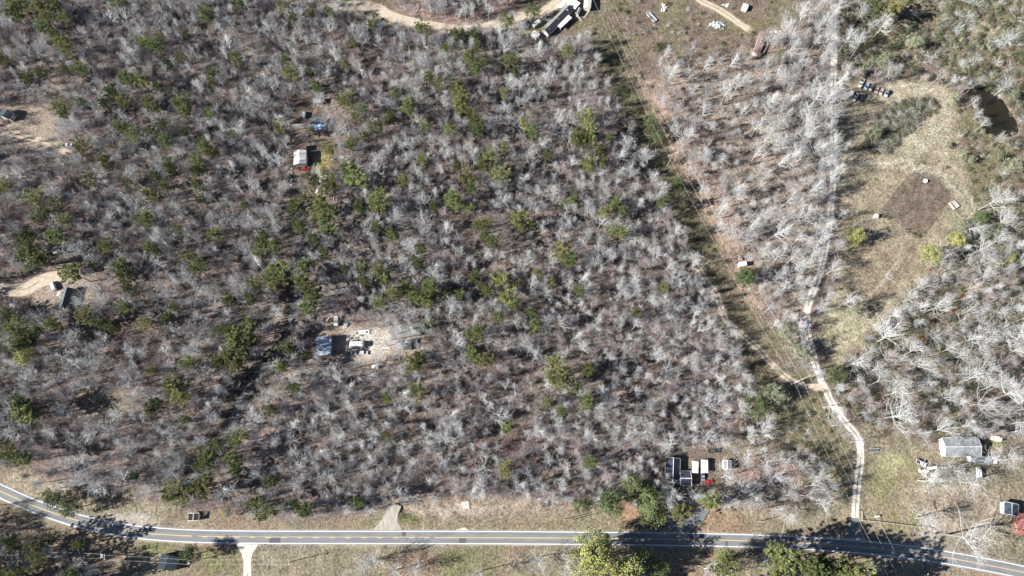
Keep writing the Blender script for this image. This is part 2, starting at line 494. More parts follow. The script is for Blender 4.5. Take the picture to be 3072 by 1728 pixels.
# worn ruts and mown swaths across the field
def swath(pts, w_, col, amt, rut=False):
    global C
    D_ = np.full(X.shape, 1e9)
    for q in spline([P(*p) for p in pts], .8): D_ = np.minimum(D_, (X - q.x) ** 2 + (Y - q.y) ** 2)
    D_ = np.sqrt(D_)
    k_ = np.clip((w_ - D_) / 1.0, 0, 1) if not rut else np.clip(1 - np.abs(D_ - w_) / .9, 0, 1)
    C = mix3(C, const(col), k_ * amt)


for pts_ in (ZP(3, [(1420, 640), (1700, 650), (1900, 680), (1985, 760), (1970, 920), (1850, 1080), (1700, 1190), (1480, 1240), (1240, 1160)]),
             ZP(3, [(1240, 1250), (1500, 1230), (1720, 1250), (1900, 1300), (2040, 1400)]) + ZP(6, [(2150, 20), (2190, 110), (2130, 180)]),
             ZP(3, [(1985, 760), (2000, 900), (1960, 1100), (2000, 1290), (2080, 1449)])):
    swath(pts_, 2.6, (.42, .385, .30), .8); swath(pts_, 1.0, (.15, .125, .09), .7, True)
swath(ZP(6, [(2010, 60), (1900, 200), (1790, 330), (1720, 480), (1650, 600), (1570, 720)]), 1.2, (.15, .125, .09), .8, True)
swath([(2644, 636), (2700, 560), (2745, 520), (2810, 528), (2870, 560), (2912, 620), (2890, 650), (2850, 600), (2765, 705), (2700, 668), (2644, 636)], .9, (.07, .058, .045), .85)
swath([(2640, 690), (2700, 760), (2660, 830), (2600, 900)], 1.3, (.34, .30, .22), .6)
swath(ZP(6, [(1650, 0), (1500, 170), (1380, 280)]), .8, (.15, .125, .09), .7)
swath(ZP(6, [(1110, 650), (1180, 560), (1160, 400)]), 1.6, (.36, .27, .2), .4)
# wet rim of the pond
pm = blur(poly_mask(X, Y, wpoly(Z_POND, -.5)).astype(float), 3)
C = mix3(C, const((.30, .215, .14)), np.clip(pm * 2.2, 0, 1) * .8)
# worn wheel tracks and painted forest-lane shade: distance to each track centre line
roadmask = np.zeros(X.shape)
TRK = {}
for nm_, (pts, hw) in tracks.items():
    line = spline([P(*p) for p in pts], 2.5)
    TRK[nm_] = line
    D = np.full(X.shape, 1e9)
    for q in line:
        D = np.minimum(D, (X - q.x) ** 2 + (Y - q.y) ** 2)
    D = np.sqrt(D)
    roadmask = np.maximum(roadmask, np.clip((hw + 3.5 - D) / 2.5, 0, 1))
    C = mix3(C, const((.33, .28, .215)), np.clip((hw + 1.3 - D) / 1.8, 0, 1) * .75) if nm_ != 'forest_lane' else mix3(C, const((.075, .064, .056)), np.clip((hw + 5 - D) / 2.5, 0, 1) * .9)  # beside the forest lane, tree shade is painted as a dark ground band
D = np.full(X.shape, 1e9)
for q in midL: D = np.minimum(D, (X - q.x) ** 2 + (Y - q.y) ** 2)
D = np.sqrt(D)
roadmask = np.maximum(roadmask, np.clip((HALF + 7 - D) / 4, 0, 1))
C = mix3(C, mix3(const((.36, .31, .25)), TAN, n3), np.clip((HALF + 1.6 - D) / 1.4, 0, 1) * .8)
ROADD = D
# relief: the floor only ever dips below the zero level that roads and houses stand on
relief = -(0.35 * vnoise(X, Y, 6, 11) + 0.25 * n3) * (1 - roadmask)
for q in (Z_YARD1, Z_YARD2, Z_YARD3, Z_YARD4, Z_YARD6):
    relief *= 1 - blur(poly_mask(X, Y, wpoly(q)).astype(float), 4) * .9
ditch = spline([P(*p) for p in ZP(8, [(435, 930), (480, 960), (560, 1000), (640, 1030), (760, 975), (850, 940), (960, 985), (1080, 975), (1180, 940), (1300, 920)])], 1.5)
DD = np.full(X.shape, 1e9)
for q in ditch: DD = np.minimum(DD, (X - q.x) ** 2 + (Y - q.y) ** 2)
relief -= np.clip(1 - np.sqrt(DD) / 3.4, 0, 1) * 1.3 * np.clip((D - HALF - 4) / 3, 0, 1)
relief -= np.clip(pm * 2.0, 0, 1) * 1.5
relief = np.where((np.abs(X) > 349) | (Y > 344) | (Y < -74), -0.3, relief)

# ground material: zone colour x real grain of leaves, blades and clods
gm, t, b = new_mat('ground_cover', 0.95)
at = t.nodes.new('ShaderNodeVertexColor'); at.layer_name = 'ground_colour'
tc = t.nodes.new('ShaderNodeTexCoord')
def nz(scale, detail=6, rough=.6, typ='ShaderNodeTexNoise'):
    n = t.nodes.new(typ); n.inputs['Scale'].default_value = scale
    n.inputs['Detail'].default_value = detail; n.inputs['Roughness'].default_value = rough
    t.links.new(tc.outputs['Object'], n.inputs[0]); return n
na = nz(0.9); nb = nz(0.22, 4, .55); nc = nz(3.0, 3)
def mr(src, a, b_, c, d):
    n = t.nodes.new('ShaderNodeMapRange')
    for k, v in zip(('From Min', 'From Max', 'To Min', 'To Max'), (a, b_, c, d)): n.inputs[k].default_value = v
    t.links.new(src, n.inputs[0]); return n.outputs[0]
def mth(op, x, y):
    n = t.nodes.new('ShaderNodeMath'); n.operation = op
    t.links.new(x, n.inputs[0])
    if isinstance(y, (int, float)): n.inputs[1].default_value = y
    else: t.links.new(y, n.inputs[1])
    return n.outputs[0]
v = mth('MULTIPLY', mr(na.outputs['Fac'], .34, .66, .5, 1.5), mr(nb.outputs['Fac'], .35, .65, .85, 1.15))
v = mth('MULTIPLY', v, mr(nc.outputs['Fac'], .3, .7, .8, 1.2))
hs = t.nodes.new('ShaderNodeHueSaturation')
t.links.new(at.outputs[0], hs.inputs['Color']); t.links.new(v, hs.inputs['Value'])
t.links.new(mr(nb.outputs['Color'], 0, 1, .85, 1.15), hs.inputs['Saturation'])
t.links.new(hs.outputs[0], b.inputs['Base Color'])
bn = t.nodes.new('ShaderNodeBump'); bn.inputs['Strength'].default_value = 1.0; bn.inputs['Distance'].default_value = 0.35
t.links.new(na.outputs['Fac'], bn.inputs['Height']); t.links.new(bn.outputs[0], b.inputs['Normal'])

ny, nx = X.shape
me = bpy.data.meshes.new('ground')
me.vertices.add(nx * ny)
me.vertices.foreach_set('co', np.stack([X, Y, relief], -1).astype(np.float32).ravel())
ii = (np.arange(ny - 1)[:, None] * nx + np.arange(nx - 1)[None, :]).ravel()
quads = np.stack([ii, ii + 1, ii + nx + 1, ii + nx], -1).astype(np.int32)
me.loops.add(quads.size); me.loops.foreach_set('vertex_index', quads.ravel())
me.polygons.add(len(quads)); me.polygons.foreach_set('loop_start', np.arange(0, quads.size, 4, dtype=np.int32))
me.polygons.foreach_set('loop_total', np.full(len(quads), 4, np.int32))
me.polygons.foreach_set('use_smooth', np.ones(len(quads), bool))
ca = me.color_attributes.new('ground_colour', 'FLOAT_COLOR', 'POINT')
ca.data.foreach_set('color', np.concatenate([np.clip(C, 0, 1), np.ones(X.shape + (1,))], -1).astype(np.float32).ravel())
me.update(calc_edges=True); me.validate()
me.materials.append(gm)
ground = bpy.data.objects.new('ground', me); COL.objects.link(ground)
tag(ground, kind='structure')


def ground_z(x, y):
    i = min(max(int(np.searchsorted(gx, x)), 0), nx - 1); j = min(max(int(np.searchsorted(gy, y)), 0), ny - 1)
    return float(min(relief[j, i], relief[j, i - 1], relief[j - 1, i], 0.0))


# ------------------------------------------------------------------ pond
wm, t, b = new_mat('pond_water', 0.06)
b.inputs['Base Color'].default_value = (.022, .019, .012, 1); b.inputs['Specular IOR Level'].default_value = .5
pnd = spline([P(*p) for p in Z_POND + Z_POND[:1]], 1.5)
cc_ = sum(pnd, Vector((0, 0))) / len(pnd)
mb = MB(); mb.face([(*(cc_ + (q - cc_) * 1.12), -0.55) for q in pnd[:-1]])
pond = mb.obj('pond', wm)
if pond.data.polygons[0].normal.z < 0: pond.data.flip_normals()
tag(pond, kind='structure')

# ------------------------------------------------------------------ paved road
asph = mat('asphalt', (.195, .207, .215), (.15, .155, .162), .3, .85, bump=.01, detail=10, stretch=(.3, 1.4, 1))
white = mat('road_white_paint', (.80, .80, .78), (.68, .68, .66), 2, .6)
yellow = mat('road_yellow_paint', (.80, .62, .28), (.70, .52, .22), 2, .6)
shoulder = mat('shoulder_gravel', (.40, .37, .33), (.30, .27, .235), 1.2, .95, bump=.05)
# shoulder: a gravel ledge sloping to the ground
mb = MB(); prev = None
rr = random.Random(4)
for i in range(NR):
    o = HALF + 1.1 + rr.uniform(-.25, .25)
    row = [midL[i] + NM[i] * s for s in (-o, -HALF - .5, HALF + .5, o)]
    row = [(q.x, q.y, z) for q, z in zip(row, (-.12, .045, .045, -.12))]
    if prev:
        for k in range(3): mb.face([prev[k], row[k], row[k + 1], prev[k + 1]])
    prev = row
tag(mb.obj('road_shoulder', shoulder), kind='structure')
road = strip(midL, NM, -HALF - .45, HALF + .45, 0.075, 'road', asph, wob=.05)
tag(road, kind='structure')
strip(midL, NM, HALF - .17, HALF + .17, 0.081, 'white_edge_line', white, road)
strip(midL, NM, -HALF - .17, -HALF + .17, 0.081, 'white_edge_line', white, road)

worn = mat('tyre_polished_asphalt', (.225, .235, .24), (.17, .176, .182), .8, .75, detail=8, stretch=(.2, 2, 1))
patchm = mat('asphalt_patch', (.11, .115, .12), (.085, .088, .093), 1.2, .9)
for o_ in (-2.35, -.95, .95, 2.35):
    strip(midL, NM, o_ - .28, o_ + .28, 0.078, 'wheel_path', worn, road, wob=.1, seed=int(o_ * 10))
fineL = resample(midL, NR * 4); fN = normals(fineL)
for i_, o_, l_ in ((150, .3, 5), (236, -2.9, 9), (330, .4, 4), (371, -2.6, 6), (470, .2, 8), (560, -2.8, 3), (602, .5, 7), (690, -2.7, 5)):
    strip(fineL, fN, o_, o_ + 2.4, 0.0795, 'asphalt_patch', patchm, road, i_, i_ + l_)


def px_index(px):
    return min(range(NR), key=lambda i: abs(project((midL[i].x, midL[i].y, 0))[0] - px))


i_dash0, i_dash1 = px_index(600), px_index(1310)
strip(midL, NM, .08, .21, 0.082, 'yellow_centre_line', yellow, road, 0, i_dash0)
strip(midL, NM, -.21, -.08, 0.082, 'yellow_centre_line', yellow, road, 0, i_dash0)
strip(midL, NM, .08, .21, 0.082, 'yellow_centre_line', yellow, road, i_dash1, NR)
strip(midL, NM, -.21, -.08, 0.082, 'yellow_centre_line', yellow, road, i_dash1, NR)
strip(midL, NM, .08, .24, 0.082, 'yellow_centre_line', yellow, road, i_dash0, i_dash1)
fine = resample(midL, NR * 6); nf = normals(fine)
k = i_dash0 * 6 + 6
while k < i_dash1 * 6:
    strip(fine, nf, -.28, -.08, 0.082, 'yellow_dash', yellow, road, k, k + 7)
    k += 17

# ------------------------------------------------------------------ unpaved tracks, drives
grav = mat('pale_gravel', (.62, .59, .54), (.46, .43, .385), .8, .95, bump=.05)
grav_shade = mat('shade_painted_lane', (.16, .16, .165), (.09, .09, .095), .7, .95, bump=.05)  # forest lane colour darkened to hold the tree shade lying over it
dirtm = mat('packed_dirt', (.50, .43, .35), (.38, .32, .25), .5, .95, bump=.05)
drive_g = mat('drive_gravel', (.42, .39, .34), (.30, .275, .235), .6, .95, bump=.05, stretch=(1.5, .3, 1))
names = {'gravel_lane': grav, 'gravel_track': dirtm, 'forest_lane': grav_shade, 'culvert_drive': drive_g, 'south_drive': grav,
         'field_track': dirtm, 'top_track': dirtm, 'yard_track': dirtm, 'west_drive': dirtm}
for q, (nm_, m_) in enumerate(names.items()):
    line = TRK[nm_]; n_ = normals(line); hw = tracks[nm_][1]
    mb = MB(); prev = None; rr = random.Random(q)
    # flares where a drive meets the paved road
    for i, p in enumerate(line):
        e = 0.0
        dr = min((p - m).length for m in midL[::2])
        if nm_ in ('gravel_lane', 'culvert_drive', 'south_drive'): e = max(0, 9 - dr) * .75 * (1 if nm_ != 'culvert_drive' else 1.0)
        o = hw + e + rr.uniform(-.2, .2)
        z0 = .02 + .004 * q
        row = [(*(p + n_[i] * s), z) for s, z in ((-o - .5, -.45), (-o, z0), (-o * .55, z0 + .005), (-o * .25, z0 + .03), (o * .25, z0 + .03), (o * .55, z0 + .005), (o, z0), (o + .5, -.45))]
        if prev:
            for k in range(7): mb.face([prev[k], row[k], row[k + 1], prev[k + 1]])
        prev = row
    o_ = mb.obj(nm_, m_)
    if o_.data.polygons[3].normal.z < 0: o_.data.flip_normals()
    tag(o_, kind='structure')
    if nm_ in ('gravel_lane', 'gravel_track', 'field_track', 'south_drive', 'west_drive', 'yard_track'):
        # grassy crown between the wheel ruts
        mb = MB(); prev = None
        for i, p in enumerate(line[:-4] if nm_ != 'south_drive' else line[5:]):
            if rr.random() < .12: prev = None; continue
            o = .22 + rr.uniform(-.12, .2); row = [(*(p + n_[i] * s), .075 + .004 * q) for s in (-o, o)]
            if prev: mb.face([prev[0], row[0], row[1], prev[1]][::-1])
            prev = row
        c_ = mb.obj('grass_crown', mat('crown_grass', (.26, .22, .14), (.2, .17, .1), 1, .95), o_)
        if c_.data.polygons and c_.data.polygons[0].normal.z < 0: c_.data.flip_normals()


def slab(name, pts, z, material, thick=.12, kind='structure'):
    w_ = [P(a, b_) for a, b_ in pts]
    mb = MB()
    top = [(q.x, q.y, z) for q in w_]
    mb.face(top)
    for i in range(len(w_)):
        a = top[i]; c = top[(i + 1) % len(w_)]
        mb.face([a, (a[0], a[1], z - thick - .6), (c[0], c[1], z - thick - .6), c])
    o = mb.obj(name, material)
    if o.data.polygons[0].normal.z < 0: o.data.flip_normals()
    return tag(o, kind=kind) if kind else o


slab('asphalt_driveway', ZP(8, [(2460, 1105), (2455, 1000), (2480, 965), (2510, 950), (2560, 960), (2576, 1000)]) + ZP(9, [(60, 1010), (110, 940), (190, 935), (200, 960), (150, 1040), (95, 1080), (95, 1118)]), .05, asph)
slab('concrete_pad', ZP(8, [(905, 890), (960, 882), (968, 940), (912, 942)]), .1, mat('concrete', (.55, .52, .48), (.45, .42, .38), .6, .9))
slab('gravel_apron', ZP(8, [(860, 1104), (900, 1090), (930, 1082), (965, 1104)]), .03, grav)
slab('field_apron', ZP(9, [(1150, 1160), (1250, 1130), (1262, 1010), (1330, 1010), (1335, 1110), (1370, 1168)]), .068, asph)
# ================================================================== PLANTS
bark_grey = mat('grey_bark', (.49, .495, .50), (.33, .335, .34), 3, .9, rnd=.32)
bark_pale = mat('pale_bark', (.56, .57, .565), (.40, .405, .40), 3, .9, rnd=.18)
bark_warm = mat('warm_bark', (.40, .35, .345), (.28, .245, .24), 3, .9, rnd=.3)
bark_dull = mat('dull_trunk_bark', (.36, .35, .33), (.25, .245, .235), 3, .9, rnd=.25)
bark_tan = mat('brown_twigs', (.25, .20, .175), (.17, .135, .12), 3, .9, rnd=.3)
bark_pine = mat('pine_bark', (.22, .155, .12), (.14, .10, .08), 3, .95, rnd=.15)
needle = mat('pine_needles', (.265, .285, .10), (.13, .155, .058), .7, .7, rnd=.38, spec=.3)
needle2 = mat('deep_pine_needles', (.20, .23, .085), (.10, .13, .05), .7, .7, rnd=.35)
needle_dk = mat('dark_evergreen_leaves', (.10, .135, .05), (.055, .085, .032), .9, .7, rnd=.25, spec=.3)
leaf_dg = mat('broad_green_leaves', (.19, .22, .09), (.09, .12, .05), .9, .7, rnd=.2)
leaf_yl = mat('yellow_green_leaves', (.36, .35, .12), (.20, .23, .08), .8, .75, rnd=.12)
leaf_gr = mat('grey_green_twigs', (.26, .29, .19), (.17, .19, .12), 1, .9, rnd=.25)
leaf_or = mat('rusty_leaves', (.50, .25, .07), (.36, .16, .05), 1, .8, rnd=.15)
leaf_red = mat('red_leaves', (.42, .07, .06), (.28, .05, .05), 1, .8)
weed = mat('dry_weeds', (.21, .18, .125), (.12, .10, .072), 2, .95, rnd=.4)
weedg = mat('low_green_weeds', (.13, .14, .06), (.09, .10, .045), 2, .95, rnd=.35)


def rvec(r, s=1.0):
    return Vector((r.gauss(0, 1), r.gauss(0, 1), r.gauss(0, 1))).normalized() * s


def branch(mb, r, p, d, L, r0, r1, n, up=.15, wob=.25, sides=3):
    pts = [p.copy()]; dirs = [d.copy()]
    d = d.normalized()
    for i in range(n):
        d = (d + rvec(r, wob) + Vector((0, 0, up))).normalized()
        p = p + d * (L / n)
        pts.append(p.copy()); dirs.append(d.copy())
    mb.tube(pts, [r0 + (r1 - r0) * i / n for i in range(n + 1)], sides)
    return pts, dirs


def side(r, d, ang):
    a = d.orthogonal().normalized()
    a.rotate(Matrix.Rotation(r.uniform(0, 6.283), 3, d))
    return (d * math.cos(ang) + a * math.sin(ang)).normalized()


def gen_bare(seed, H=16.0, RC=4.4, n1=9, spread=(25, 62), thick=1.0, fork=False):
    """leafless hardwood: trunk mesh, crown mesh (limbs > branches > twigs)"""
    r = random.Random(seed)
    T = MB(); Cm = MB()
    h0 = H * r.uniform(.38, .48)
    lean = Vector((r.uniform(-.06, .06), r.uniform(-.06, .06), 1))
    pts, dirs = branch(T, r, Vector((0, 0, -.6)), lean, h0 + .6, .21 * thick, .145 * thick, 4, .1, .05, 6)
    top = pts[-1]; td = dirs[-1]
    leaders = [(top, td, H * .42, .14 * thick)]
    if fork or r.random() < .4:
        leaders = [(top, side(r, td, R(24)), H * .44, .12 * thick), (top, side(r, td, R(28)), H * .40, .11 * thick)]
    prim = []
    for p, d, L, rr0 in leaders:
        lp, ld = branch(Cm, r, p, d, L, rr0, .035, 6, .12, .16, 4)
        k = n1 // len(leaders)
        for i in range(k):
            t = (i + r.random() * .8) / k
            j = min(5, int(t * 6))
            ang = R(r.uniform(*spread)) * (1.1 - .35 * t)
            prim.append((lp[j], side(r, ld[j], ang), RC * r.uniform(.85, 1.2) * (1.12 - .5 * t), rr0 * (.72 - .3 * t)))
        prim.append((lp[-1], ld[-1], RC * .45, .04))
    for p, d, L, rr0 in prim:
        bp, bd = branch(Cm, r, p, d, L, rr0, .035, 4, .13, .2, 3)
        for k in range(6):
            j = 1 + k * 4 // 6
            sp, sd_ = branch(Cm, r, bp[min(j, 4)], side(r, bd[min(j, 4)], R(r.uniform(25, 60))), L * r.uniform(.32, .6), .052, .022, 2, .12, .28, 3)
            for q in range(5):
                m = 1 if q < 2 else 2
                tp, tdr = branch(Cm, r, sp[m], side(r, sd_[m], R(r.uniform(20, 60))), r.uniform(.7, 1.5), .025, .013, 1, .15, .3, 3)
                if q % 2: 
                    branch(Cm, r, tp[-1], side(r, tdr[-1], R(35)), r.uniform(.4, .9), .018, .01, 1, .1, .3, 3)
    return T, Cm


def tuft(mb, r, p, d, n, L, wd):
    for _ in range(n):
        q = (d * .55 + rvec(r)).normalized()
        a = q.orthogonal().normalized(); a.rotate(Matrix.Rotation(r.uniform(0, 6.283), 3, q))
        l = L * r.uniform(.6, 1.2)
        base = p + q * l * .08
        mb.face([base - a * wd, base + a * wd, p + q * l])


def gen_pine(seed, H=18.0, RC=3.3):
    r = random.Random(seed)
    T = MB(); L_ = MB(); N = MB()
    tp, td = branch(T, r, Vector((0, 0, -.6)), Vector((r.uniform(-.05, .05), r.uniform(-.05, .05), 1)), H, .20, .05, 8, .08, .03, 6)
    # uneven crown: a few lobes reach further than others
    lob = [(r.uniform(0, 6.28), r.uniform(.8, 1.35)) for _ in range(4)]
    nb = 34
    for i in range(nb):
        t = .55 + .44 * (i / nb) ** .9
        j = t * 8; k = int(j)
        p = tp[k].lerp(tp[min(k + 1, 8)], j - k)
        az = i * 2.399 + r.uniform(-.5, .5)
        gain = max(.62, max(g * max(0, math.cos(az - a0)) for a0, g in lob))
        prof = math.sin(math.pi * min(1, (1.02 - t) / .47 * .62 + .14))
        Lb = RC * gain * (.35 + .75 * prof) * r.uniform(.8, 1.15)
        d = Vector((math.cos(az), math.sin(az), r.uniform(.05, .6)))
        bp, bd = branch(L_, r, p, d, Lb, .055, .02, 3, .1, .18, 3)
        for m in (1, 1, 2, 2, 3, 3, 3, 3):
            c = bp[m] + rvec(r, .32 * (1 + .5 * (m < 3)))
            tuft(N, r, c, bd[m] + Vector((0, 0, .6)), 22, .6, .085)
    for _ in range(5): tuft(N, r, tp[-1] + rvec(r, .3), Vector((0, 0, 1)), 12, .6, .085)
    return T, L_, N


def gen_leafy(seed, H=13.0, RC=4.4, low=.22, clumps=95, leaf=.42, per=26):
    """broad evergreen or leafy tree: clumps of leaf faces spread through an uneven crown"""
    r = random.Random(seed)
    T = MB(); L_ = MB(); N = MB()
    branch(T, r, Vector((0, 0, -.6)), Vector((0, 0, 1)), H * .8, .22, .07, 5, .05, .05, 6)
    lob = [(rvec(r), r.uniform(.75, 1.25)) for _ in range(9)]
    for i in range(clumps):
        d = rvec(r); d.z = abs(d.z) * 1.2 - .25; d.normalize()
        g = .78 + .42 * max(0, max(d.dot(a) ** 3 * k for a, k in lob)) if True else 1
        rad = r.random() ** .35 * g
        c = Vector((d.x * RC * rad, d.y * RC * rad, H * (low + (1 - low) * .42) + d.z * H * (1 - low) * .55 * rad))
        if i % 3 == 0: branch(L_, r, Vector((0, 0, H * .35 + c.z * .3)), (c - Vector((0, 0, H * .35 + c.z * .3))), (c - Vector((0, 0, H * .35 + c.z * .3))).length, .06, .02, 2, 0, .1, 3)
        for _ in range(per):
            q = c + rvec(r, RC * .19 * r.random() ** .5 * 1.2)
            n = (d + rvec(r, .9)).normalized(); a = n.orthogonal().normalized()
            a.rotate(Matrix.Rotation(r.uniform(0, 6.283), 3, n)); b_ = n.cross(a)
            N.face([q - a * leaf * .5, q + b_ * leaf * .45, q + a * leaf * .5, q - b_ * leaf * .3])
    return T, L_, N


def gen_shrub(seed, RC=1.5, H=2.0, leafy=True, clumps=26, per=16, leaf=.26):
    r = random.Random(seed)
    L_ = MB(); N = MB()
    for i in range(12 if leafy else 20):
        d = Vector((r.gauss(0, .6), r.gauss(0, .6), 1))
        bp, bd = branch(L_, r, Vector((r.uniform(-.3, .3), r.uniform(-.3, .3), -.3)), d, H * r.uniform(.8, 1.2) + .3, .035, .014, 3, .0, .22, 3)
        if not leafy:
            for k in range(7):
                tp_, tdd = branch(L_, r, bp[1 + k % 3], side(r, bd[1 + k % 3], R(r.uniform(20, 60))), RC * r.uniform(.25, .6), .02, .009, 2, .1, .3, 3)
    if leafy:
        for i in range(clumps):
            d = rvec(r); d.z = abs(d.z)
            c = Vector((d.x * RC, d.y * RC, H * .3 + d.z * H * .65)) * r.uniform(.5, 1.05)
            for _ in range(per):
                q = c + rvec(r, RC * .3 * r.random())
                n = (d + rvec(r, .8)).normalized(); a = n.orthogonal().normalized(); b_ = n.cross(a)
                N.face([q - a * leaf * .5, q + b_ * leaf * .5, q + a * leaf * .5])
    return L_, N


def gen_weed(seed, n=26, h=.7, sp=.6):
    r = random.Random(seed); N = MB()
    for i in range(n):
        p = Vector((r.gauss(0, sp), r.gauss(0, sp), -.05)); d = Vector((r.gauss(0, .5), r.gauss(0, .5), 1)).normalized()
        a = d.orthogonal().normalized(); a.rotate(Matrix.Rotation(r.uniform(0, 6.28), 3, d)); l = h * r.uniform(.5, 1.3)
        N.face([p - a * .05, p + a * .05, p + d * l + a * .01])
    return N


def joined(parts):
    """merge MBs with one material slot each"""
    out = MB()
    for k, mb in enumerate(parts):
        n = len(out.v)
        out.v += mb.v; out.f += [tuple(n + i for i in f) for f in mb.f]; out.mi += [k] * len(mb.f)
    return out


BARE = []      # (trunk mesh, crown mesh, joined mesh)
specs = [(1, 16, 4.7, 12, (28, 66), 1.1), (2, 17, 5.4, 13, (32, 72), 1.2), (3, 15, 4.2, 11, (24, 60), 1.0), (4, 16.5, 4.9, 13, (30, 70), 1.1), (5, 14.5, 4.0, 11, (28, 66), .95), (6, 17, 5.1, 12, (26, 64), 1.15), (7, 15.5, 5.6, 13, (36, 76), 1.2), (8, 13.5, 3.6, 12, (22, 60), .7), (9, 12.5, 4.0, 12, (26, 64), .7), (10, 15, 3.2, 12, (16, 46), .85)]
for q, (sd_, H, RC, n1, sprd, th) in enumerate(specs):
    T, Cm = gen_bare(sd_, H, RC, n1, sprd, th)
    bm_ = bark_pale if q in (1, 5) else bark_warm if q in (7, 8) else bark_grey
    BARE.append((T.mesh('bare_trunk', bark_dull), Cm.mesh('bare_crown', bm_), joined([T, Cm]).mesh('bare_tree_whole', [bark_dull, bm_])))
BIGB = []      # spreading lawn trees
for q, (sd_, H, RC) in enumerate([(21, 15, 7.2), (22, 16, 8.0), (23, 14, 6.4)]):
    T, Cm = gen_bare(sd_, H, RC, 18, (36, 80), 1.4, True)
    BIGB.append((T.mesh('big_trunk', bark_dull), Cm.mesh('big_crown', bark_pale)))
SAP = []       # saplings of the understorey
for q in range(4):
    r = random.Random(50 + q); T, Cm = gen_bare(50 + q, 8.0, 2.0, 6, (20, 50), .45)
    mm_ = bark_tan if q < 2 else bark_grey
    SAP.append(joined([T, Cm]).mesh('sapling_whole', [mm_, mm_]))
PINE = []
for q in range(6):
    T, L_, N = gen_pine(70 + q, 18 + q % 3, 3.3)
    PINE.append((T.mesh('pine_trunk', bark_pine), L_.mesh('pine_limbs', bark_pine), N.mesh('pine_foliage', (needle, needle2)[q % 2]), joined([T, L_, N]).mesh('pine_whole', [bark_pine, bark_pine, (needle, needle2)[q % 2]])))
LEAFY = {}
for key, m_, args in (('dark', needle_dk, (13, 4.2, .12, 100, .42, 26)), ('yellow', leaf_yl, (14, 4.6, .22, 95, .46, 24)), ('olive', leaf_gr, (9, 3.4, .15, 70, .34, 24)), ('rust', leaf_or, (8, 2.8, .2, 40, .36, 16)), ('green', leaf_dg, (15, 4.8, .18, 115, .42, 28))):
    LEAFY[key] = []
    for q in range(2):
        T, L_, N = gen_leafy(90 + q * 7 + len(key), *args)
        LEAFY[key].append((T.mesh(key + '_trunk', bark_pine), L_.mesh(key + '_limbs', bark_pine), N.mesh(key + '_foliage', m_)))
SHRUB = {}
for key, m_, lf in (('green', needle_dk, True), ('grey', leaf_gr, True), ('bare', bark_pale, False), ('tan', weed, True), ('brown', bark_tan, False)):
    SHRUB[key] = []
    for q in range(2):
        L_, N = gen_shrub(130 + q, leafy=lf)
        SHRUB[key].append(((L_.mesh(key + '_stems', bark_tan if lf else m_)), N.mesh(key + '_leaves', m_) if lf else None,
                           joined([L_, N]).mesh(key + '_shrub_whole', [bark_tan if lf else m_, m_])))
WEED = [gen_weed(s_).mesh('weed_tuft', weed) for s_ in (1, 2)] + [gen_weed(3).mesh('weed_tuft', weedg)]

# ------------------------------------------------------------------ landmark wording for labels
LM = [('the white-roofed cabin', 900, 472), ('the red pickup', 910, 507), ('the blue tarp roof', 962, 380), ('the blue metal garage', 968, 1040), ('the long white camper', 1070, 1034),
      ('the grey shingled house', 1215, 1010), ('the long grey-roofed ranch house', 1670, 60), ('the brown mobile home', 2281, 127), ('the row of parked vehicles', 2625, 262),
      ('the dark pond', 2975, 330), ('the pale metal goal frame', 2863, 614), ('the small white roadside shed', 2228, 790), ('the fork of the gravel lanes', 2465, 1165),
      ('the big pale-roofed house', 2885, 1345), ('the split-rail fence', 2680, 1572), ('the dark-roofed bungalow', 2030, 1420), ('the ribbed white shed', 2182, 1394),
      ('the dark car on the highway', 2080, 1612), ('the culvert driveway', 1172, 1560), ('the black-roofed roadside hut', 582, 1552), ('the south gravel drive', 743, 1690),
      ('the lower utility poles', 330, 1666), ('the grey hip-roofed house', 200, 888), ('the parked white van', 160, 858), ('the white pickup in the far left yard', 201, 436),
      ('the forest lane bend', 700, 1262), ('the upper end of the forest lane', 895, 640), ('the black barn roof', 257, 808), ('the pale scrap pile', 2150, 76),
      ('the concrete pad by the ditch', 1398, 1515), ('the highway curve', 250, 1560), ('the top left corner of the woods', 60, 40), ('the upper dirt road bend', 1330, 88),
      ('the middle power-line frame', 2018, 478), ('the white bee-box shed', 2235, 20), ('the grassy gap in the woods', 320, 1215), ('the red-roofed barn', 3064, 1575), ('the lone field cedar', 2565, 930), ('the middle of the main woods', 1560, 800), ('the lone tall yellow-green pine', 1700, 765)]
SEEN = {}
DIRW = ['right of', 'up-right of', 'above', 'up-left of', 'left of', 'down-left of', 'below', 'down-right of']
ONES = ['', 'first', 'second', 'third', 'fourth', 'fifth', 'sixth', 'seventh', 'eighth', 'ninth', 'tenth', 'eleventh', 'twelfth', 'thirteenth', 'fourteenth', 'fifteenth', 'sixteenth', 'seventeenth', 'eighteenth', 'nineteenth']
TENS = {2: 'twent', 3: 'thirt', 4: 'fort', 5: 'fift', 6: 'sixt', 7: 'sevent', 8: 'eight', 9: 'ninet'}


def ordinal(n):
    if n < 20: return ONES[n]
    if n > 99: return 'outermost'
    return TENS[n // 10] + ('ieth' if n % 10 == 0 else 'y-' + ONES[n % 10])


PENDING = []     # (object or None, look, px, py, family): ordinals are counted once everything stands


def later(o, look, px, py, fam):
    PENDING.append((o, look, px, py, fam)); return o


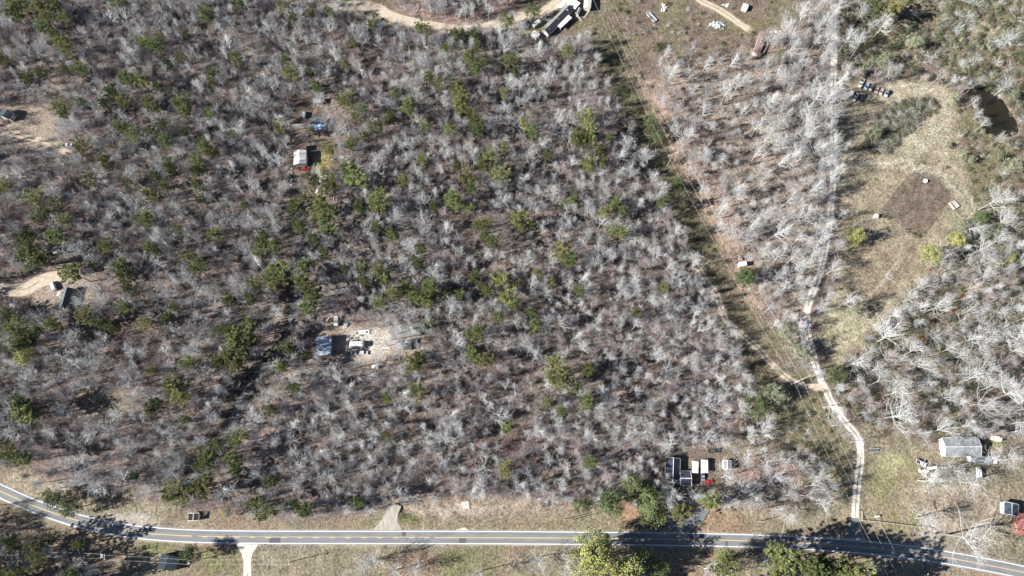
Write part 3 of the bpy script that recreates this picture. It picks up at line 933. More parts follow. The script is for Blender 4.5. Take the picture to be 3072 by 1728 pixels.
def write_labels():
    sect = {}
    for o, look, px, py, fam in PENDING:
        nm, lx, ly = min(LM, key=lambda l: (l[1] - px) ** 2 + (l[2] - py) ** 2)
        an = math.degrees(math.atan2(-(py - ly), px - lx)) % 360
        sect.setdefault((fam, nm, DIRW[int((an + 22.5) // 45) % 8]), []).append((math.hypot(px - lx, py - ly), o, look))
    for (fam, nm, dw), L_ in sect.items():
        L_.sort(key=lambda q_: q_[0])
        cnt = {}
        for d_, o, look in L_:
            cnt[look] = cnt.get(look, 0) + 1
            if o is None: continue
            o['label'] = f'nearest {look} {dw} {nm}' if cnt[look] == 1 else f'{ordinal(cnt[look])}-nearest {look} {dw} {nm}'


# ------------------------------------------------------------------ evergreen trees, one by one as surveyed
pines = {
1: [(120,60,70),(280,60,70),(400,30,60),(110,120,50),(330,190,55),(360,130,50),(500,150,40),(960,40,40),(870,20,40),(420,270,40),(440,320,40),(490,370,55),(20,440,45),(300,530,45),(210,600,40),(495,520,30),(620,530,45),(1390,260,30),(1225,290,30),(1095,320,40),(1170,360,50),(1380,455,35),(1790,440,45),(1270,490,30),(1600,560,42),(1595,630,30),(960,590,55),(1050,590,50),(840,700,50),(920,770,45),(1200,650,35),(1150,780,60),(1350,780,60),(1400,840,45),(1600,860,35),(1560,110,60),(1790,40,45),(2210,560,50),(2150,450,40),(2340,550,30),(2400,640,50),(2210,150,35),(2130,60,40),(2350,100,30),(2500,110,30),(440,800,55),(470,860,35),(905,940,45),(1220,930,35),(1170,1000,40),(990,1020,50),(1250,1080,50),(1380,990,25),(1550,1110,55),(1610,1150,35),(2095,960,40),(1760,1040,30),(600,1110,50),(1285,1260,50),(1490,1230,45),(1485,1290,35),(800,1230,45),(690,1340,45),(960,1390,35),(1250,1400,30),(1490,1390,45),(1170,1330,40),(35,1400,50),(2490,1130,45),(2360,1370,45),(2480,1390,60),(2570,760,30),(790,790,35),(630,780,30)],
2: [(970,430,50),(1050,480,40),(1000,520,40),(1020,350,25),(1260,450,50),(1310,540,25),(1690,385,40),(80,310,30),(225,180,35),(630,220,55),(780,370,30),(20,470,25),(665,580,35),(880,640,60),(900,730,70),(890,800,50),(740,650,30),(975,850,35),(410,690,30),(490,790,55),(510,850,40),(1240,710,30),(30,770,60),(175,830,30),(95,870,30),(380,870,30),(345,905,20),(260,950,45),(630,960,30),(180,1030,30),(810,970,40),(1020,930,60),(1030,1000,40),(1395,950,40),(1440,1010,45),(1860,880,45),(1880,960,50),(1840,1020,60),(1770,1040,50),(1840,1080,40),(2020,1040,25),(1950,1120,35),(60,1100,40),(600,1210,35),(1230,1130,30),(1130,1190,50),(1060,1250,50),(1545,1185,35),(1870,1240,60),(1970,1235,45),(1180,1310,55),(960,1340,60),(980,1420,40),(870,1270,30),(120,1350,70),(60,1270,60),(470,1360,35)],
3: [(1460,40,70),(1600,60,80)],
4: [(280,60,60),(450,110,45),(265,200,40),(350,160,40),(500,210,40),(420,330,60),(220,330,45),(200,400,50),(240,480,70),(300,510,60),(180,500,40),(1140,20,50),(1520,60,35),(1100,190,50),(1150,230,35),(790,410,45),(1125,400,30),(1150,450,45),(1360,290,35),(910,560,55),(920,620,45),(560,610,70),(700,560,25),(1440,500,40),(1480,570,55),(1620,320,45),(1850,100,30),(2240,100,60),(2400,60,70),(2480,150,70),(2400,200,60),(2260,260,50),(2480,260,60),(2360,350,40),(1980,370,55),(2050,430,50),(1940,470,40),(2100,600,80),(2060,650,60),(2310,560,50),(2280,650,45),(2340,740,60),(2300,700,50),(2380,800,50),(965,720,40),(1730,800,45),(1890,800,35),(940,880,40),(1330,870,30),(620,940,50),(1280,950,40),(1240,1010,20),(1090,990,45),(1670,1040,40),(770,1000,45),(860,1040,40),(400,1000,50),(270,1040,40),(60,930,40),(90,1020,60),(210,1110,45),(130,1150,50),(240,1130,40),(1780,1080,60),(1850,1050,60),(1890,1110,50),(1760,1150,50),(1820,1230,60),(1720,1240,50),(1650,1270,40),(1780,1300,50),(1440,1290,40),(1145,1340,25),(2130,1320,40),(2170,1180,40),(2320,1230,30),(2450,460,40),(2330,880,50)],
5: [(250,60,60),(300,120,50),(150,110,50),(260,270,35),(380,320,45),(840,50,60),(870,100,40),(700,100,20),(965,130,30),(1320,190,50),(1350,240,35),(1080,240,45),(1040,250,40),(1140,380,50),(1080,340,30),(600,430,35),(2060,80,45),(1970,155,40),(2410,80,40),(2050,300,40),(2110,320,35),(2130,150,35),(1680,450,60),(1740,510,45),(1430,240,30),(570,540,40),(165,570,35),(270,590,40),(330,650,50),(20,570,30),(175,680,35),(400,770,45),(460,710,40),(530,745,45),(570,800,50),(660,720,60),(700,760,40),(660,830,40),(820,750,30),(890,770,30),(780,770,25),(270,840,40),(1010,640,45),(1190,660,50),(1070,710,30),(1110,760,40),(1330,685,35),(1470,600,30),(1270,800,55),(1300,850,40),(1590,670,30),(1440,920,35),(1195,950,40),(1470,1010,40),(1000,1090,45),(1040,1040,30),(1780,750,35),(2220,910,40),(2430,720,30),(1000,1210,50),(1060,1260,50),(1870,1340,50),(1620,1360,80),(1640,1420,60),(570,1250,60),(550,1290,50)],
7: [(190,190,80),(150,150,50),(1170,160,45),(1120,210,35),(1340,90,60),(1300,20,60),(1390,260,30),(2045,190,40),(2220,30,40),(1800,400,50),(1640,470,40),(1560,530,50),(1530,610,50),(1750,560,50),(1770,640,40),(1350,820,70),(1550,740,60),(1470,790,40),(20,520,50),(160,560,60),(980,690,30),(2040,720,40),(1940,890,50),(2010,960,50),(2290,940,50),(2220,900,25)],
8: [(330,110,30),(580,40,50),(1260,320,35),(1230,650,45),(1890,590,45),(1860,120,50),(1565,140,35),(1660,195,30),(1780,15,40),(130,890,40),(330,380,30),(2540,970,50)],
9: [(300,1380,60),(750,1330,80),(700,1290,60),(860,1380,60),(960,1390,60),(1050,1340,70),(1130,1390,60),(1220,1410,60),(1320,1430,60),(1000,1440,50),(220,900,45)],
}
leafy = {
'dark': [(1,(560,590,0))] * 0 + [(2,(880,275,60)),(2,(1000,275,50)),(2,(1250,150,50)),(2,(1450,80,50)),(3,(720,430,45)),(6,(500,620,60)),(6,(1160,1380,60)),(8,(1820,900,50)),(8,(2030,900,75)),(7,(450,880,55)),(7,(520,930,55)),(7,(380,850,45)),(6,(2250,190,45)),(5,(1750,60,55)),(6,(470,640,50)),(7,(1430,1290,50)),(2,(2350,930,50)),(2,(2400,1010,45)),(2,(2540,1390,45))],
'green': [(8,(2200,790,95)),(8,(2285,800,80)),(8,(2340,930,110)),(8,(2340,985,80)),(9,(560,170,85)),(9,(350,1340,90)),(8,(2280,1300,70)),(8,(2400,1400,70))],
'yellow': [(8,(1920,1250,95)),(8,(1850,1350,85)),(8,(1990,1340,85)),(8,(1965,1195,60)),(8,(2160,1380,80)),(8,(2100,1440,70)),(6,(1880,470,60)),(6,(1310,330,55)),(6,(2080,360,50)),(6,(2460,470,50)),(4,(200,1250,60)),(4,(1930,690,45)),(3,(1340,110,30)),(7,(1700,970,30)),(1,(2420,1280,40))],
'olive': [(3,(1750,320,55)),(3,(1520,450,50)),(3,(1250,500,40)),(3,(1350,540,40)),(3,(1450,1000,45)),(3,(2040,750,40)),(3,(2000,1090,25)),(3,(2110,1170,35)),(3,(2180,1200,30)),(3,(2380,1180,35)),(3,(2510,710,40)),(6,(1300,890,50)),(6,(780,1050,55)),(6,(820,1150,45)),(6,(900,1220,60)),(5,(1650,80,50)),(5,(660,990,50)),(6,(2100,250,40)),(6,(2360,280,45)),(3,(2500,1250,55)),(9,(690,70,62)),(9,(640,60,42)),(9,(755,85,42))],
'rust': [(6,(2140,800,32)),(6,(1800,1130,36)),(2,(740,650,22)),(5,(755,985,18)),(2,(405,985,18))],
}
pl = []
for reg, L_ in pines.items():
    for zx, zy, rd in L_:
        pl.append((*Z(reg, zx, zy), rd * .3975, reg))
# neighbours closer than 4 px merge; keep the 300 largest as individuals
pl.sort(key=lambda q: -q[2])
TALL = {9: 1.4}
Z_OF = [q[3] for q in pl]
SIZEW = [(24, 'broad'), (18, 'full'), (14, 'slim'), (0, 'small')]
rp = random.Random(9)


def add_tree(meshes, name, px, py, hc, sc, zs, label, cat, group, pieces):
    p = P(px, py, hc)
    z = ground_z(p.x, p.y)
    e = empty(name, (p.x, p.y, z), rp.uniform(0, 6.28))
    e.scale = (sc, sc, zs)
    tag(e, None, cat, group); later(e, label, px, py, name)
    for nm, me_ in zip(pieces, meshes):
        if me_: put(nm, me_, e)
    return e


GREENPOS = []
extra_pines = []
for q, (px, py, rd, _r) in enumerate(pl):
    wr = rd / 5.6                      # crown radius in metres
    sc = max(.85, wr / 3.3 * 1.24); zs = .72 + .3 * min(1.3, sc) + rp.uniform(-.06, .06)
    zs *= TALL.get(Z_OF[q], 1); b_ = P(px, py, 14 * zs); GREENPOS.append((b_.x, b_.y, wr))
    if q >= 300:
        extra_pines.append((b_.x, b_.y, sc)); continue
    word = next(w_ for s_, w_ in SIZEW if rd >= s_)
    add_tree(PINE[q % 6][:3], 'pine_tree', px, py, 14 * zs, sc, zs, word + ' green pine', 'pine tree', 'pines standing among the bare woods', ('trunk', 'limbs', 'needles'))
HC = {'dark': 8, 'green': 9, 'yellow': 9, 'olive': 5, 'rust': 4.5}
RB = {'dark': 4.2, 'green': 4.8, 'yellow': 4.6, 'olive': 3.4, 'rust': 2.8}
LW = {'dark': 'dark evergreen tree', 'green': 'big round green tree', 'yellow': 'yellow-green leafy tree', 'olive': 'low olive-green bushy tree', 'rust': 'rust-orange leafed sapling'}
for key, L_ in leafy.items():
    for q, (reg, (zx, zy, rd)) in enumerate(L_):
        px, py = Z(reg, zx, zy); wr = rd * .3975 / 5.8; sc = wr / RB[key] * (1.1 if key == 'green' else 1.3); hk = 1.25 if key == 'yellow' and reg == 8 else .7 if key == 'green' and zy < 1100 else 1.0
        b_ = P(px, py, HC[key] * sc); GREENPOS.append((b_.x, b_.y, wr))
        add_tree(LEAFY[key][q % 2], key.replace('dark', 'evergreen').replace('green', 'green').replace('ever' + 'green', 'evergreen') + '_tree' if key == 'dark' else {'green': 'round_tree', 'yellow': 'leafy_tree', 'olive': 'bushy_tree', 'rust': 'orange_sapling'}[key],
                 px, py, HC[key] * sc * hk, sc, sc * hk, LW[key], 'tree', {'dark': 'dark evergreens', 'green': 'big round green trees', 'yellow': 'yellow-green leafy trees', 'olive': 'olive bushy trees', 'rust': 'rusty saplings'}[key], ('trunk', 'limbs', 'leaves'))
# two small red-leafed shrubs in the right-hand woods
for reg, zx, zy in ((6, 1870, 580), (6, 2035, 900)):
    px, py = Z(reg, zx, zy); p = P(px, py, 1)
    e = empty('red_shrub', (p.x, p.y, ground_z(p.x, p.y)), 1.0); e.scale = (.9, .9, .9)
    tag(e, None, 'shrub', 'red-leafed shrubs'); later(e, 'red-leafed shrub', px, py, 'rs')
    L0, N0 = gen_shrub(150, 1.1, 1.6); put('stems', L0.mesh('red_stems', bark_tan), e); put('leaves', N0.mesh('red_leaves', leaf_red), e)

# ------------------------------------------------------------------ bare trees: the surveyed ones on open ground
big = {5: [(395,1050,62),(470,1140,60),(560,1120,52),(330,1130,50),(270,1290,60),(120,1290,55),(520,1010,50)],
3: [(2205,760,36),(2240,860,40),(2270,940,42),(2400,1040,45),(1370,70,70),(1350,330,75),(1520,180,75),(2470,620,70),(2480,290,80)],
6: [(2350,60,130),(2290,620,100),(2200,250,60),(1950,490,90),(1960,660,80),(1560,1090,120),(1930,860,75),(1730,790,85),(1930,1090,95),(1680,900,80),(1265,820,70),(2290,410,70),(2430,220,95),(2400,900,95),(2450,1050,100),(1300,1290,100),(1420,1200,80),(1450,1340,80),(1800,1310,110),(2300,1340,110),(2100,1240,85),(2520,1200,85),(900,790,80),(1060,190,95),(980,500,70),(730,640,70),(730,500,70)],
9: [(1610,60,110),(1640,230,140),(2270,140,100),(2480,80,120),(2480,560,110),(2050,620,110),(2330,560,80),(1880,720,120),(2220,740,110),(2160,1150,170),(1850,1020,110),(1960,350,75),(1060,900,80),(810,1000,90),(560,830,90),(330,700,95),(720,700,75),(910,660,80),(1325,430,50),(1200,300,60),(1140,150,65),(760,590,60),(300,440,60),(490,400,55),(90,850,80),(640,1350,60),(170,1390,75),(490,50,65),(660,280,60),(300,220,50),(590,510,45),(1460,1390,40)],
8: [(1480,1320,90),(1700,1380,95),(400,1410,80),(120,1370,90),(2510,830,60),(560,1400,80),(1060,1420,60),(240,1330,60)]}
BG = []
q = 0
for reg, L_ in big.items():
    for zx, zy, rd in L_:
        px, py = Z(reg, zx, zy); wr = rd * .3975 / 5.7
        if wr > 5.3:
            ms = BIGB[q % 3]; sc = wr / 7.0; hc = 10.5 * sc; hd = 'big spreading bare tree'
        else:
            ms = BARE[[1, 5, 3][q % 3]][:2]; sc = wr / 4.3; hc = 12 * sc; hd = 'pale bare tree'
        b_ = P(px, py, hc); BG.append((b_.x, b_.y, wr * .8))
        add_tree(ms, 'bare_tree', px, py, hc, sc, sc, hd, 'bare tree', 'bare trees on open ground', ('trunk', 'crown'))
        q += 1
N_OPEN = q

# ------------------------------------------------------------------ bare woods: dart-throw positions over the wooded ground
rng = np.random.RandomState(17)
open_polys = [Z_CORR, Z_FIELD, Z_SCRUB, Z_EAST, Z_LAWN, Z_VERGE, Z_YARD1, Z_YARD2, Z_YARD3, Z_YARD4, Z_GAP5, Z_YARD6, [(0, 835), (110, 835), (110, 915), (0, 915)], Z_POND,
              [(230, 960), (420, 930), (430, 1010), (260, 1010)], ZP(4, [(2100, 60), (2230, 60), (2260, 400), (2250, 560), (2150, 560), (2110, 300)]), ZP(4, [(850, 1240), (1090, 1240), (1090, 1320), (860, 1330)])]
open_polys += [Z_STRIP]
OW = [wpoly(q_, 3) for q_ in open_polys]
darts = rng.rand(90000, 2) * [760, 450] + [-390, -85]
M = np.zeros(len(darts), bool)
for q_ in OW: M |= poly_mask(darts[:, 0], darts[:, 1], q_)
back = poly_mask(darts[:, 0], darts[:, 1], wpoly(Z_TOPWOOD, 3)) | poly_mask(darts[:, 0], darts[:, 1], wpoly(Z_SW, 3))
grove = poly_mask(darts[:, 0] - (vnoise(darts[:, 0], darts[:, 1], 6, 77) - .35) * 7, darts[:, 1], wpoly(Z_GROVE, 3))
M &= ~(back | grove)
# south of the highway: open, the named trees stand there
south = (darts[:, 1] < float(P(1500, 1600).y)) & ~back
M |= south & (darts[:, 0] > -200)
Y560 = P(2500, 560).y
for nm_, clr in (('forest_lane', 4.8), ('gravel_lane', 3.4), ('gravel_track', 3.5), ('yard_track', 2.6), ('west_drive', 4), ('top_track', 4), ('culvert_drive', 4), ('south_drive', 4)):
    for q_ in TRK[nm_][::1]:
        if nm_ == 'forest_lane': M |= (darts[:, 0] - q_.x + 3) ** 2 + (darts[:, 1] - q_.y) ** 2 < 42
        if nm_ == 'gravel_lane' and q_.y > Y560:
            M |= (darts[:, 0] - q_.x) ** 2 + (darts[:, 1] - q_.y) ** 2 < 6.2
            continue
        M |= (darts[:, 0] - q_.x) ** 2 + (darts[:, 1] - q_.y) ** 2 < clr ** 2
for q_ in midL: M |= (darts[:, 0] - q_.x) ** 2 + (darts[:, 1] - q_.y) ** 2 < 100
ewood = poly_mask(darts[:, 0], darts[:, 1], wpoly(Z_EWOOD, 3)) | poly_mask(darts[:, 0], darts[:, 1], wpoly(Z_THIN, 3))
cand = darts[~M]; gsub = grove[~M]; esub = ewood[~M]
dens = vnoise(cand[:, 0], cand[:, 1], 22, 31) * .55 + vnoise(cand[:, 0], cand[:, 1], 9, 32) * .45
KINDS = [0, 1, 2, 3, 4, 5, 6, 7, 7, 8, 8, 9, 9]
cell = {}
# clear-felled spots round houses and along the open stretch of the gravel lane
FOCUS = [(2281, 100, 24), (2272, 135, 26), (2265, 160, 18), (1670, 60, 60), (1610, 100, 40), (900, 472, 30), (910, 507, 20), (960, 380, 24), (917, 345, 16), (940, 360, 22), (968, 1040, 30), (1070, 1034, 30), (1005, 962, 14), (1128, 1098, 16),
         (170, 748, 18), (160, 858, 20), (205, 885, 36), (257, 808, 18), (201, 436, 16), (2228, 790, 24), (2020, 1410, 34), (2090, 1400, 34), (2115, 1430, 24), (2182, 1394, 22), (20, 340, 24), (221, 975, 14)]
FOCUS += [(a, b_, 17) for a, b_ in ((2497, 596), (2490, 650), (2480, 727), (2468, 780), (2458, 822), (2444, 860), (2432, 894), (2423, 930), (2422, 970), (2426, 1005), (2437, 1053), (2453, 1101), (2470, 1140))]
FOCUS += [(a - 5, b_, 17) for i in range(9) for (a, b_) in [(893 + (862 - 893) * min(1, i / 4) , 860 + i * 38)][:1] if i < 5]
FOCUS += [(a - 5, b_, 27) for a, b_ in ((888, 850), (890, 880), (880, 945), (866, 1000), (850, 1035), (828, 1070), (800, 1098), (772, 1124), (750, 1160), (728, 1196), (712, 1230), (696, 1264), (682, 1300), (664, 1338), (642, 1372), (620, 1402), (595, 1425), (568, 1442))]
WOOD = []


def near(x, y, rad):
    ci, cj = int(x // 8), int(y // 8)
    for a in (-1, 0, 1):
        for c in (-1, 0, 1):
            for (u, v_, rr_) in cell.get((ci + a, cj + c), ()):
                if (u - x) ** 2 + (v_ - y) ** 2 < (.5 * (rad + rr_)) ** 2: return True
    return False


def occupy(x, y, rad): cell.setdefault((int(x // 8), int(y // 8)), []).append((x, y, rad))


for x, y, rd in GREENPOS: occupy(x, y, min(7, rd * 1.25))
for x, y, rd in BG: occupy(x, y, min(8, rd * 1.5))
gpx = np.array([P(2290, 300).x])
for (x, y), dn, gv, ev in zip(cand, dens, gsub, esub):
    rad = 3.55 + 5.0 * max(0, dn - .53) * 2.2
    if gv:
        t_ = (project((x, y, 5))[0] - 2060) / 400
        rad = 9.0 - 4.6 * min(1, max(0, t_)) ** .8
    if ev: rad = 5.4
    if near(x, y, rad): continue
    s0 = rng.uniform(.58, 1.06) * (1.14 if gv else 1.1 if rad > 5.2 else 1.0)
    q_ = project((x, y, 12 * s0)); q2_ = project((x, y, 6 * s0))
    if any((q_[0] - a) ** 2 + (q_[1] - b_) ** 2 < r_ * r_ or (q2_[0] - a) ** 2 + (q2_[1] - b_) ** 2 < r_ * r_ for a, b_, r_ in FOCUS): continue
    occupy(x, y, rad)
    WOOD.append((x, y, s0, rng.choice(KINDS), rng.uniform(0, 6.28), gv))
def inview(x, y, mg=0):
    a, b_ = project((x, y, 10)); return -mg < a < 3072 + mg and -mg < b_ < 1728 + mg
def showsize(tr):
    a = project((tr[0], tr[1], 14 * tr[2])); b_ = project((tr[0] + 5 * tr[2], tr[1], 14 * tr[2]))
    return (b_[0] - a[0]) if inview(tr[0], tr[1]) else 0
for i_, q_ in enumerate(TRK['forest_lane']):
    if i_ % 2: continue
    x, y = q_.x - 8.2 + rng.uniform(-1.2, 1.2), q_.y + rng.uniform(-1, 1) + 1.0
    if not near(x, y, 3.2): occupy(x, y, 4); WOOD.append((x, y, rng.uniform(1.0, 1.2), rng.choice([3, 4, 9, 0]), rng.uniform(0, 6.28), False))
WOOD.sort(key=lambda q_: -showsize(q_))
n_ind = max(0, 300 - N_OPEN)
for x, y, sc, k, rz, gv in WOOD[:n_ind]:
    if gv and k not in (1, 5): k = 1 if k % 2 else 5
    px, py = project((x, y, 12 * sc))
    e = empty('bare_tree', (x, y, ground_z(x, y)), rz); e.scale = (sc, sc, sc)
    tag(e, None, 'bare tree', 'bare trees of the woods'); later(e, 'grey forest tree', px, py, 'ft')
    put('trunk', BARE[k][0], e); put('crown', BARE[k][1], e)

# ------------------------------------------------------------------ uncountable growth: geometry-nodes scatters
def scatter(name, pts, sources, label, cat):
    """pts rows: x, y, z, scale, rot, index"""
    A = np.array(pts, float)
    me_ = bpy.data.meshes.new(name)
    me_.vertices.add(len(A)); me_.vertices.foreach_set('co', A[:, :3].astype(np.float32).ravel())
    for nm, colmn, typ in (('sc', 3, 'FLOAT'), ('rz', 4, 'FLOAT')):
        at_ = me_.attributes.new(nm, typ, 'POINT'); at_.data.foreach_set('value', A[:, colmn].astype(np.float32))
    at_ = me_.attributes.new('ix', 'INT', 'POINT'); at_.data.foreach_set('value', A[:, 5].astype(np.int32))
    o = bpy.data.objects.new(name, me_); COL.objects.link(o)
    src = bpy.data.collections.new(name + '_kinds')
    for k, s_ in enumerate(sources):
        so = bpy.data.objects.new('%s_kind_%02d' % (name, k), s_); src.objects.link(so)
    g = bpy.data.node_groups.new(name, 'GeometryNodeTree')
    g.interface.new_socket('Geometry', in_out='INPUT', socket_type='NodeSocketGeometry')
    g.interface.new_socket('Geometry', in_out='OUTPUT', socket_type='NodeSocketGeometry')
    N_ = g.nodes; gi = N_.new('NodeGroupInput'); go = N_.new('NodeGroupOutput')
    mp_ = N_.new('GeometryNodeMeshToPoints'); ip = N_.new('GeometryNodeInstanceOnPoints')
    ci = N_.new('GeometryNodeCollectionInfo'); ci.inputs['Collection'].default_value = src
    ci.inputs['Separate Children'].default_value = True; ci.inputs['Reset Children'].default_value = True
    def na_(nm, typ):
        n = N_.new('GeometryNodeInputNamedAttribute'); n.data_type = typ; n.inputs['Name'].default_value = nm; return n.outputs['Attribute']
    cx = N_.new('ShaderNodeCombineXYZ')
    L2 = g.links.new
    L2(gi.outputs[0], mp_.inputs['Mesh']); L2(mp_.outputs[0], ip.inputs['Points']); L2(ci.outputs[0], ip.inputs['Instance'])
    ip.inputs['Pick Instance'].default_value = True
    L2(na_('ix', 'INT'), ip.inputs['Instance Index']); L2(na_('sc', 'FLOAT'), ip.inputs['Scale'])
    L2(na_('rz', 'FLOAT'), cx.inputs['Z']); L2(cx.outputs[0], ip.inputs['Rotation'])
    L2(ip.outputs[0], go.inputs[0])
    md = o.modifiers.new('grow', 'NODES'); md.node_group = g
    tag(o, label, cat, kind='stuff')
    return o


rest = []
for x, y, sc, k, rz, gv in WOOD[n_ind:]:
    if inview(x, y): later(None, 'grey forest tree', *project((x, y, 12 * sc)), 'ft')
    if gv and k not in (1, 5) and rng.rand() < .35: k = 1 if k % 2 else 5
    rest.append((x, y, ground_z(x, y), sc, rz, k))
scatter('bare_woods', rest, [b_[2] for b_ in BARE], 'dense grey leafless woods filling the land between the houses and tracks', 'woods')
ep = [(x, y, ground_z(x, y), sc, rng.uniform(0, 6), rng.randint(6)) for x, y, sc in extra_pines]
for _ in range(60):      # pines just beyond the left and lower edge, whose shadows reach in
    x, y = rng.uniform(-380, -275), rng.uniform(-60, 330)
    if project((x, y, 14))[0] < -40: ep.append((x, y, -.3, rng.uniform(.8, 1.1), rng.uniform(0, 6), rng.randint(6)))
for _ in range(26):      # pines shading the woods below the highway curve
    q_ = P(rng.uniform(-140, 330), rng.uniform(1600, 1790)); ep.append((q_.x, q_.y, -.3, rng.uniform(.9, 1.2), rng.uniform(0, 6), rng.randint(6)))
for _ in range(34):      # tall pines just below the frame, whose shadows fall across the highway
    u_, v_ = (rng.uniform(2150, 2660), rng.uniform(1742, 1800)) if _ % 3 else (rng.uniform(1690, 1830), rng.uniform(1745, 1800))
    q_ = P(u_, v_); ep.append((q_.x, q_.y, -.3, rng.uniform(1.15, 1.45), rng.uniform(0, 6), rng.randint(6)))
LOGM = []
for s_ in (1, 2):
    mb = MB(); r = random.Random(s_); branch(mb, r, Vector((-5, 0, .25)), Vector((1, 0, .02)), 9, .2, .07, 5, -.02, .05, 6)
    for q_ in range(5): branch(mb, r, Vector((r.uniform(-1, 4), 0, .3)), Vector((.6, r.uniform(-1, 1), .3)), r.uniform(1, 2.4), .06, .02, 2, 0, .2, 3)
    LOGM.append(mb.mesh('fallen_log', bark_pale))
lg = []
while len(lg) < 170:
    k_ = rng.randint(len(cand)); x, y = cand[k_]
    if dens[k_] > .45: lg.append((x, y, ground_z(x, y) + .1, rng.uniform(.5, 1.1), rng.uniform(0, 6.28), rng.randint(2)))
scatter('fallen_timber', lg, LOGM, 'pale fallen trunks lying on the forest floor', 'fallen timber')
scatter('distant_pines', ep, [p_[3] for p_ in PINE], 'small pines half hidden between larger ones and beyond the left edge', 'pines')

# understorey saplings and brush under the bare trees
und = []; brush = []; weeds = []; scrub = []
U = rng.rand(26000, 2) * [640, 380] + [-320, -50]
nU = vnoise(U[:, 0], U[:, 1], 18, 41)
MU = np.zeros(len(U), bool)
for q_ in OW: MU |= poly_mask(U[:, 0], U[:, 1], q_)
bk = poly_mask(U[:, 0], U[:, 1], wpoly(Z_TOPWOOD)) | poly_mask(U[:, 0], U[:, 1], wpoly(Z_SW)) | poly_mask(U[:, 0], U[:, 1], wpoly(Z_GROVE))
MU &= ~bk
inc = poly_mask(U[:, 0], U[:, 1], wpoly(Z_CORR)) & ~bk
ins = poly_mask(U[:, 0], U[:, 1], wpoly(Z_SCRUB)); ine = poly_mask(U[:, 0], U[:, 1], wpoly(Z_EAST))
inf_ = poly_mask(U[:, 0], U[:, 1], wpoly(Z_FIELD)); inl = poly_mask(U[:, 0], U[:, 1], wpoly(Z_LAWN)); inv_ = poly_mask(U[:, 0], U[:, 1], wpoly(Z_VERGE))
einU = poly_mask(U[:, 0], U[:, 1], wpoly(Z_EWOOD)); stU = poly_mask(U[:, 0], U[:, 1], wpoly(Z_STRIP))
inc |= stU
lsU = poly_mask(U[:, 0], U[:, 1], wpoly(Z_LSTRIP))
clear = np.zeros(len(U), bool)
for nm_ in TRK:
    for q_ in TRK[nm_]: clear |= (U[:, 0] - q_.x) ** 2 + (U[:, 1] - q_.y) ** 2 < (tracks[nm_][1] + (3.2 if nm_ == 'forest_lane' else 1.2)) ** 2
for q_ in midL: clear |= (U[:, 0] - q_.x) ** 2 + (U[:, 1] - q_.y) ** 2 < (HALF + 3) ** 2
for q_ in (Z_POND, Z_GRAV1, Z_YARD6, Z_YARD2, Z_YARD1, Z_YARD4, Z_YARD3): clear |= poly_mask(U[:, 0], U[:, 1], wpoly(q_))
paleM = np.zeros(len(U), bool)
for q_ in (ZP(3, [(1400, 610), (1700, 600), (1900, 630), (2000, 690), (2030, 800), (2000, 960), (1850, 1080), (1700, 1160), (1600, 1180), (1640, 1120), (1760, 960), (1900, 860), (1950, 790), (1880, 720), (1700, 740), (1560, 790), (1480, 780)]),): paleM |= poly_mask(U[:, 0], U[:, 1], wpoly(q_))
lotx = [P(2000, 1380), P(2140, 1500)]
for k in range(len(U)):
    if clear[k]: continue
    x, y = U[k]; r_ = rng.rand(); z = ground_z(x, y); rz = rng.uniform(0, 6.28)
    if einU[k] and r_ < .5: scrub.append((x, y, z, rng.uniform(.5, 1.3), rz, [0, 1, 2, 3, 0, 1, 4, 5, 6][rng.randint(9)]))
    elif not MU[k]:
        if r_ < .12 + .20 * (nU[k] > .5): und.append((x, y, z, rng.uniform(.6, 1.15), rz, rng.randint(4)))
        elif r_ < .5: brush.append((x, y, z, rng.uniform(.3, .8), rz, rng.randint(2) + (4 if rng.rand() < .85 else 0) * 1))
    elif lsU[k] and r_ < .2 + .3 * nU[k]: scrub.append((x, y, z, rng.uniform(.4, 1.2), rz, [0, 1, 0, 1, 2, 3, 6][rng.randint(7)]))
    elif stU[k] and r_ < .4: scrub.append((x, y, z, rng.uniform(.5, 1.4), rz, [0, 1, 0, 1, 2, 4][rng.randint(6)]))
    elif inc[k]:
        if r_ < .16: scrub.append((x, y, z, rng.uniform(.4, 1.2), rz, [4, 5, 0, 1, 2, 3, 6, 7][rng.randint(8)]))
        elif r_ < .9: weeds.append((x, y, z, rng.uniform(.6, 1.6), rz, rng.randint(3)))
    elif ins[k] or ine[k]:
        if r_ < (.88 if ins[k] else .5): scrub.append((x, y, z, rng.uniform(.6, 1.9) * (1 if ins[k] else .75), rz, [0, 1, 2, 3, 2, 3, 4, 5, 6, 7][rng.randint(10)]))
        else: weeds.append((x, y, z, rng.uniform(.8, 1.8), rz, rng.randint(3)))
    elif inf_[k]:
        if r_ < (.15 if paleM[k] else .7): weeds.append((x, y, z, rng.uniform(.4, 1.1), rz, 0 if r_ < .6 else 1))
        if r_ > .985: scrub.append((x, y, z, rng.uniform(.3, .7), rz, rng.randint(8)))
    elif inl[k] or inv_[k]:
        if r_ < .35: weeds.append((x, y, z, rng.uniform(.3, .7), rz, rng.randint(3)))
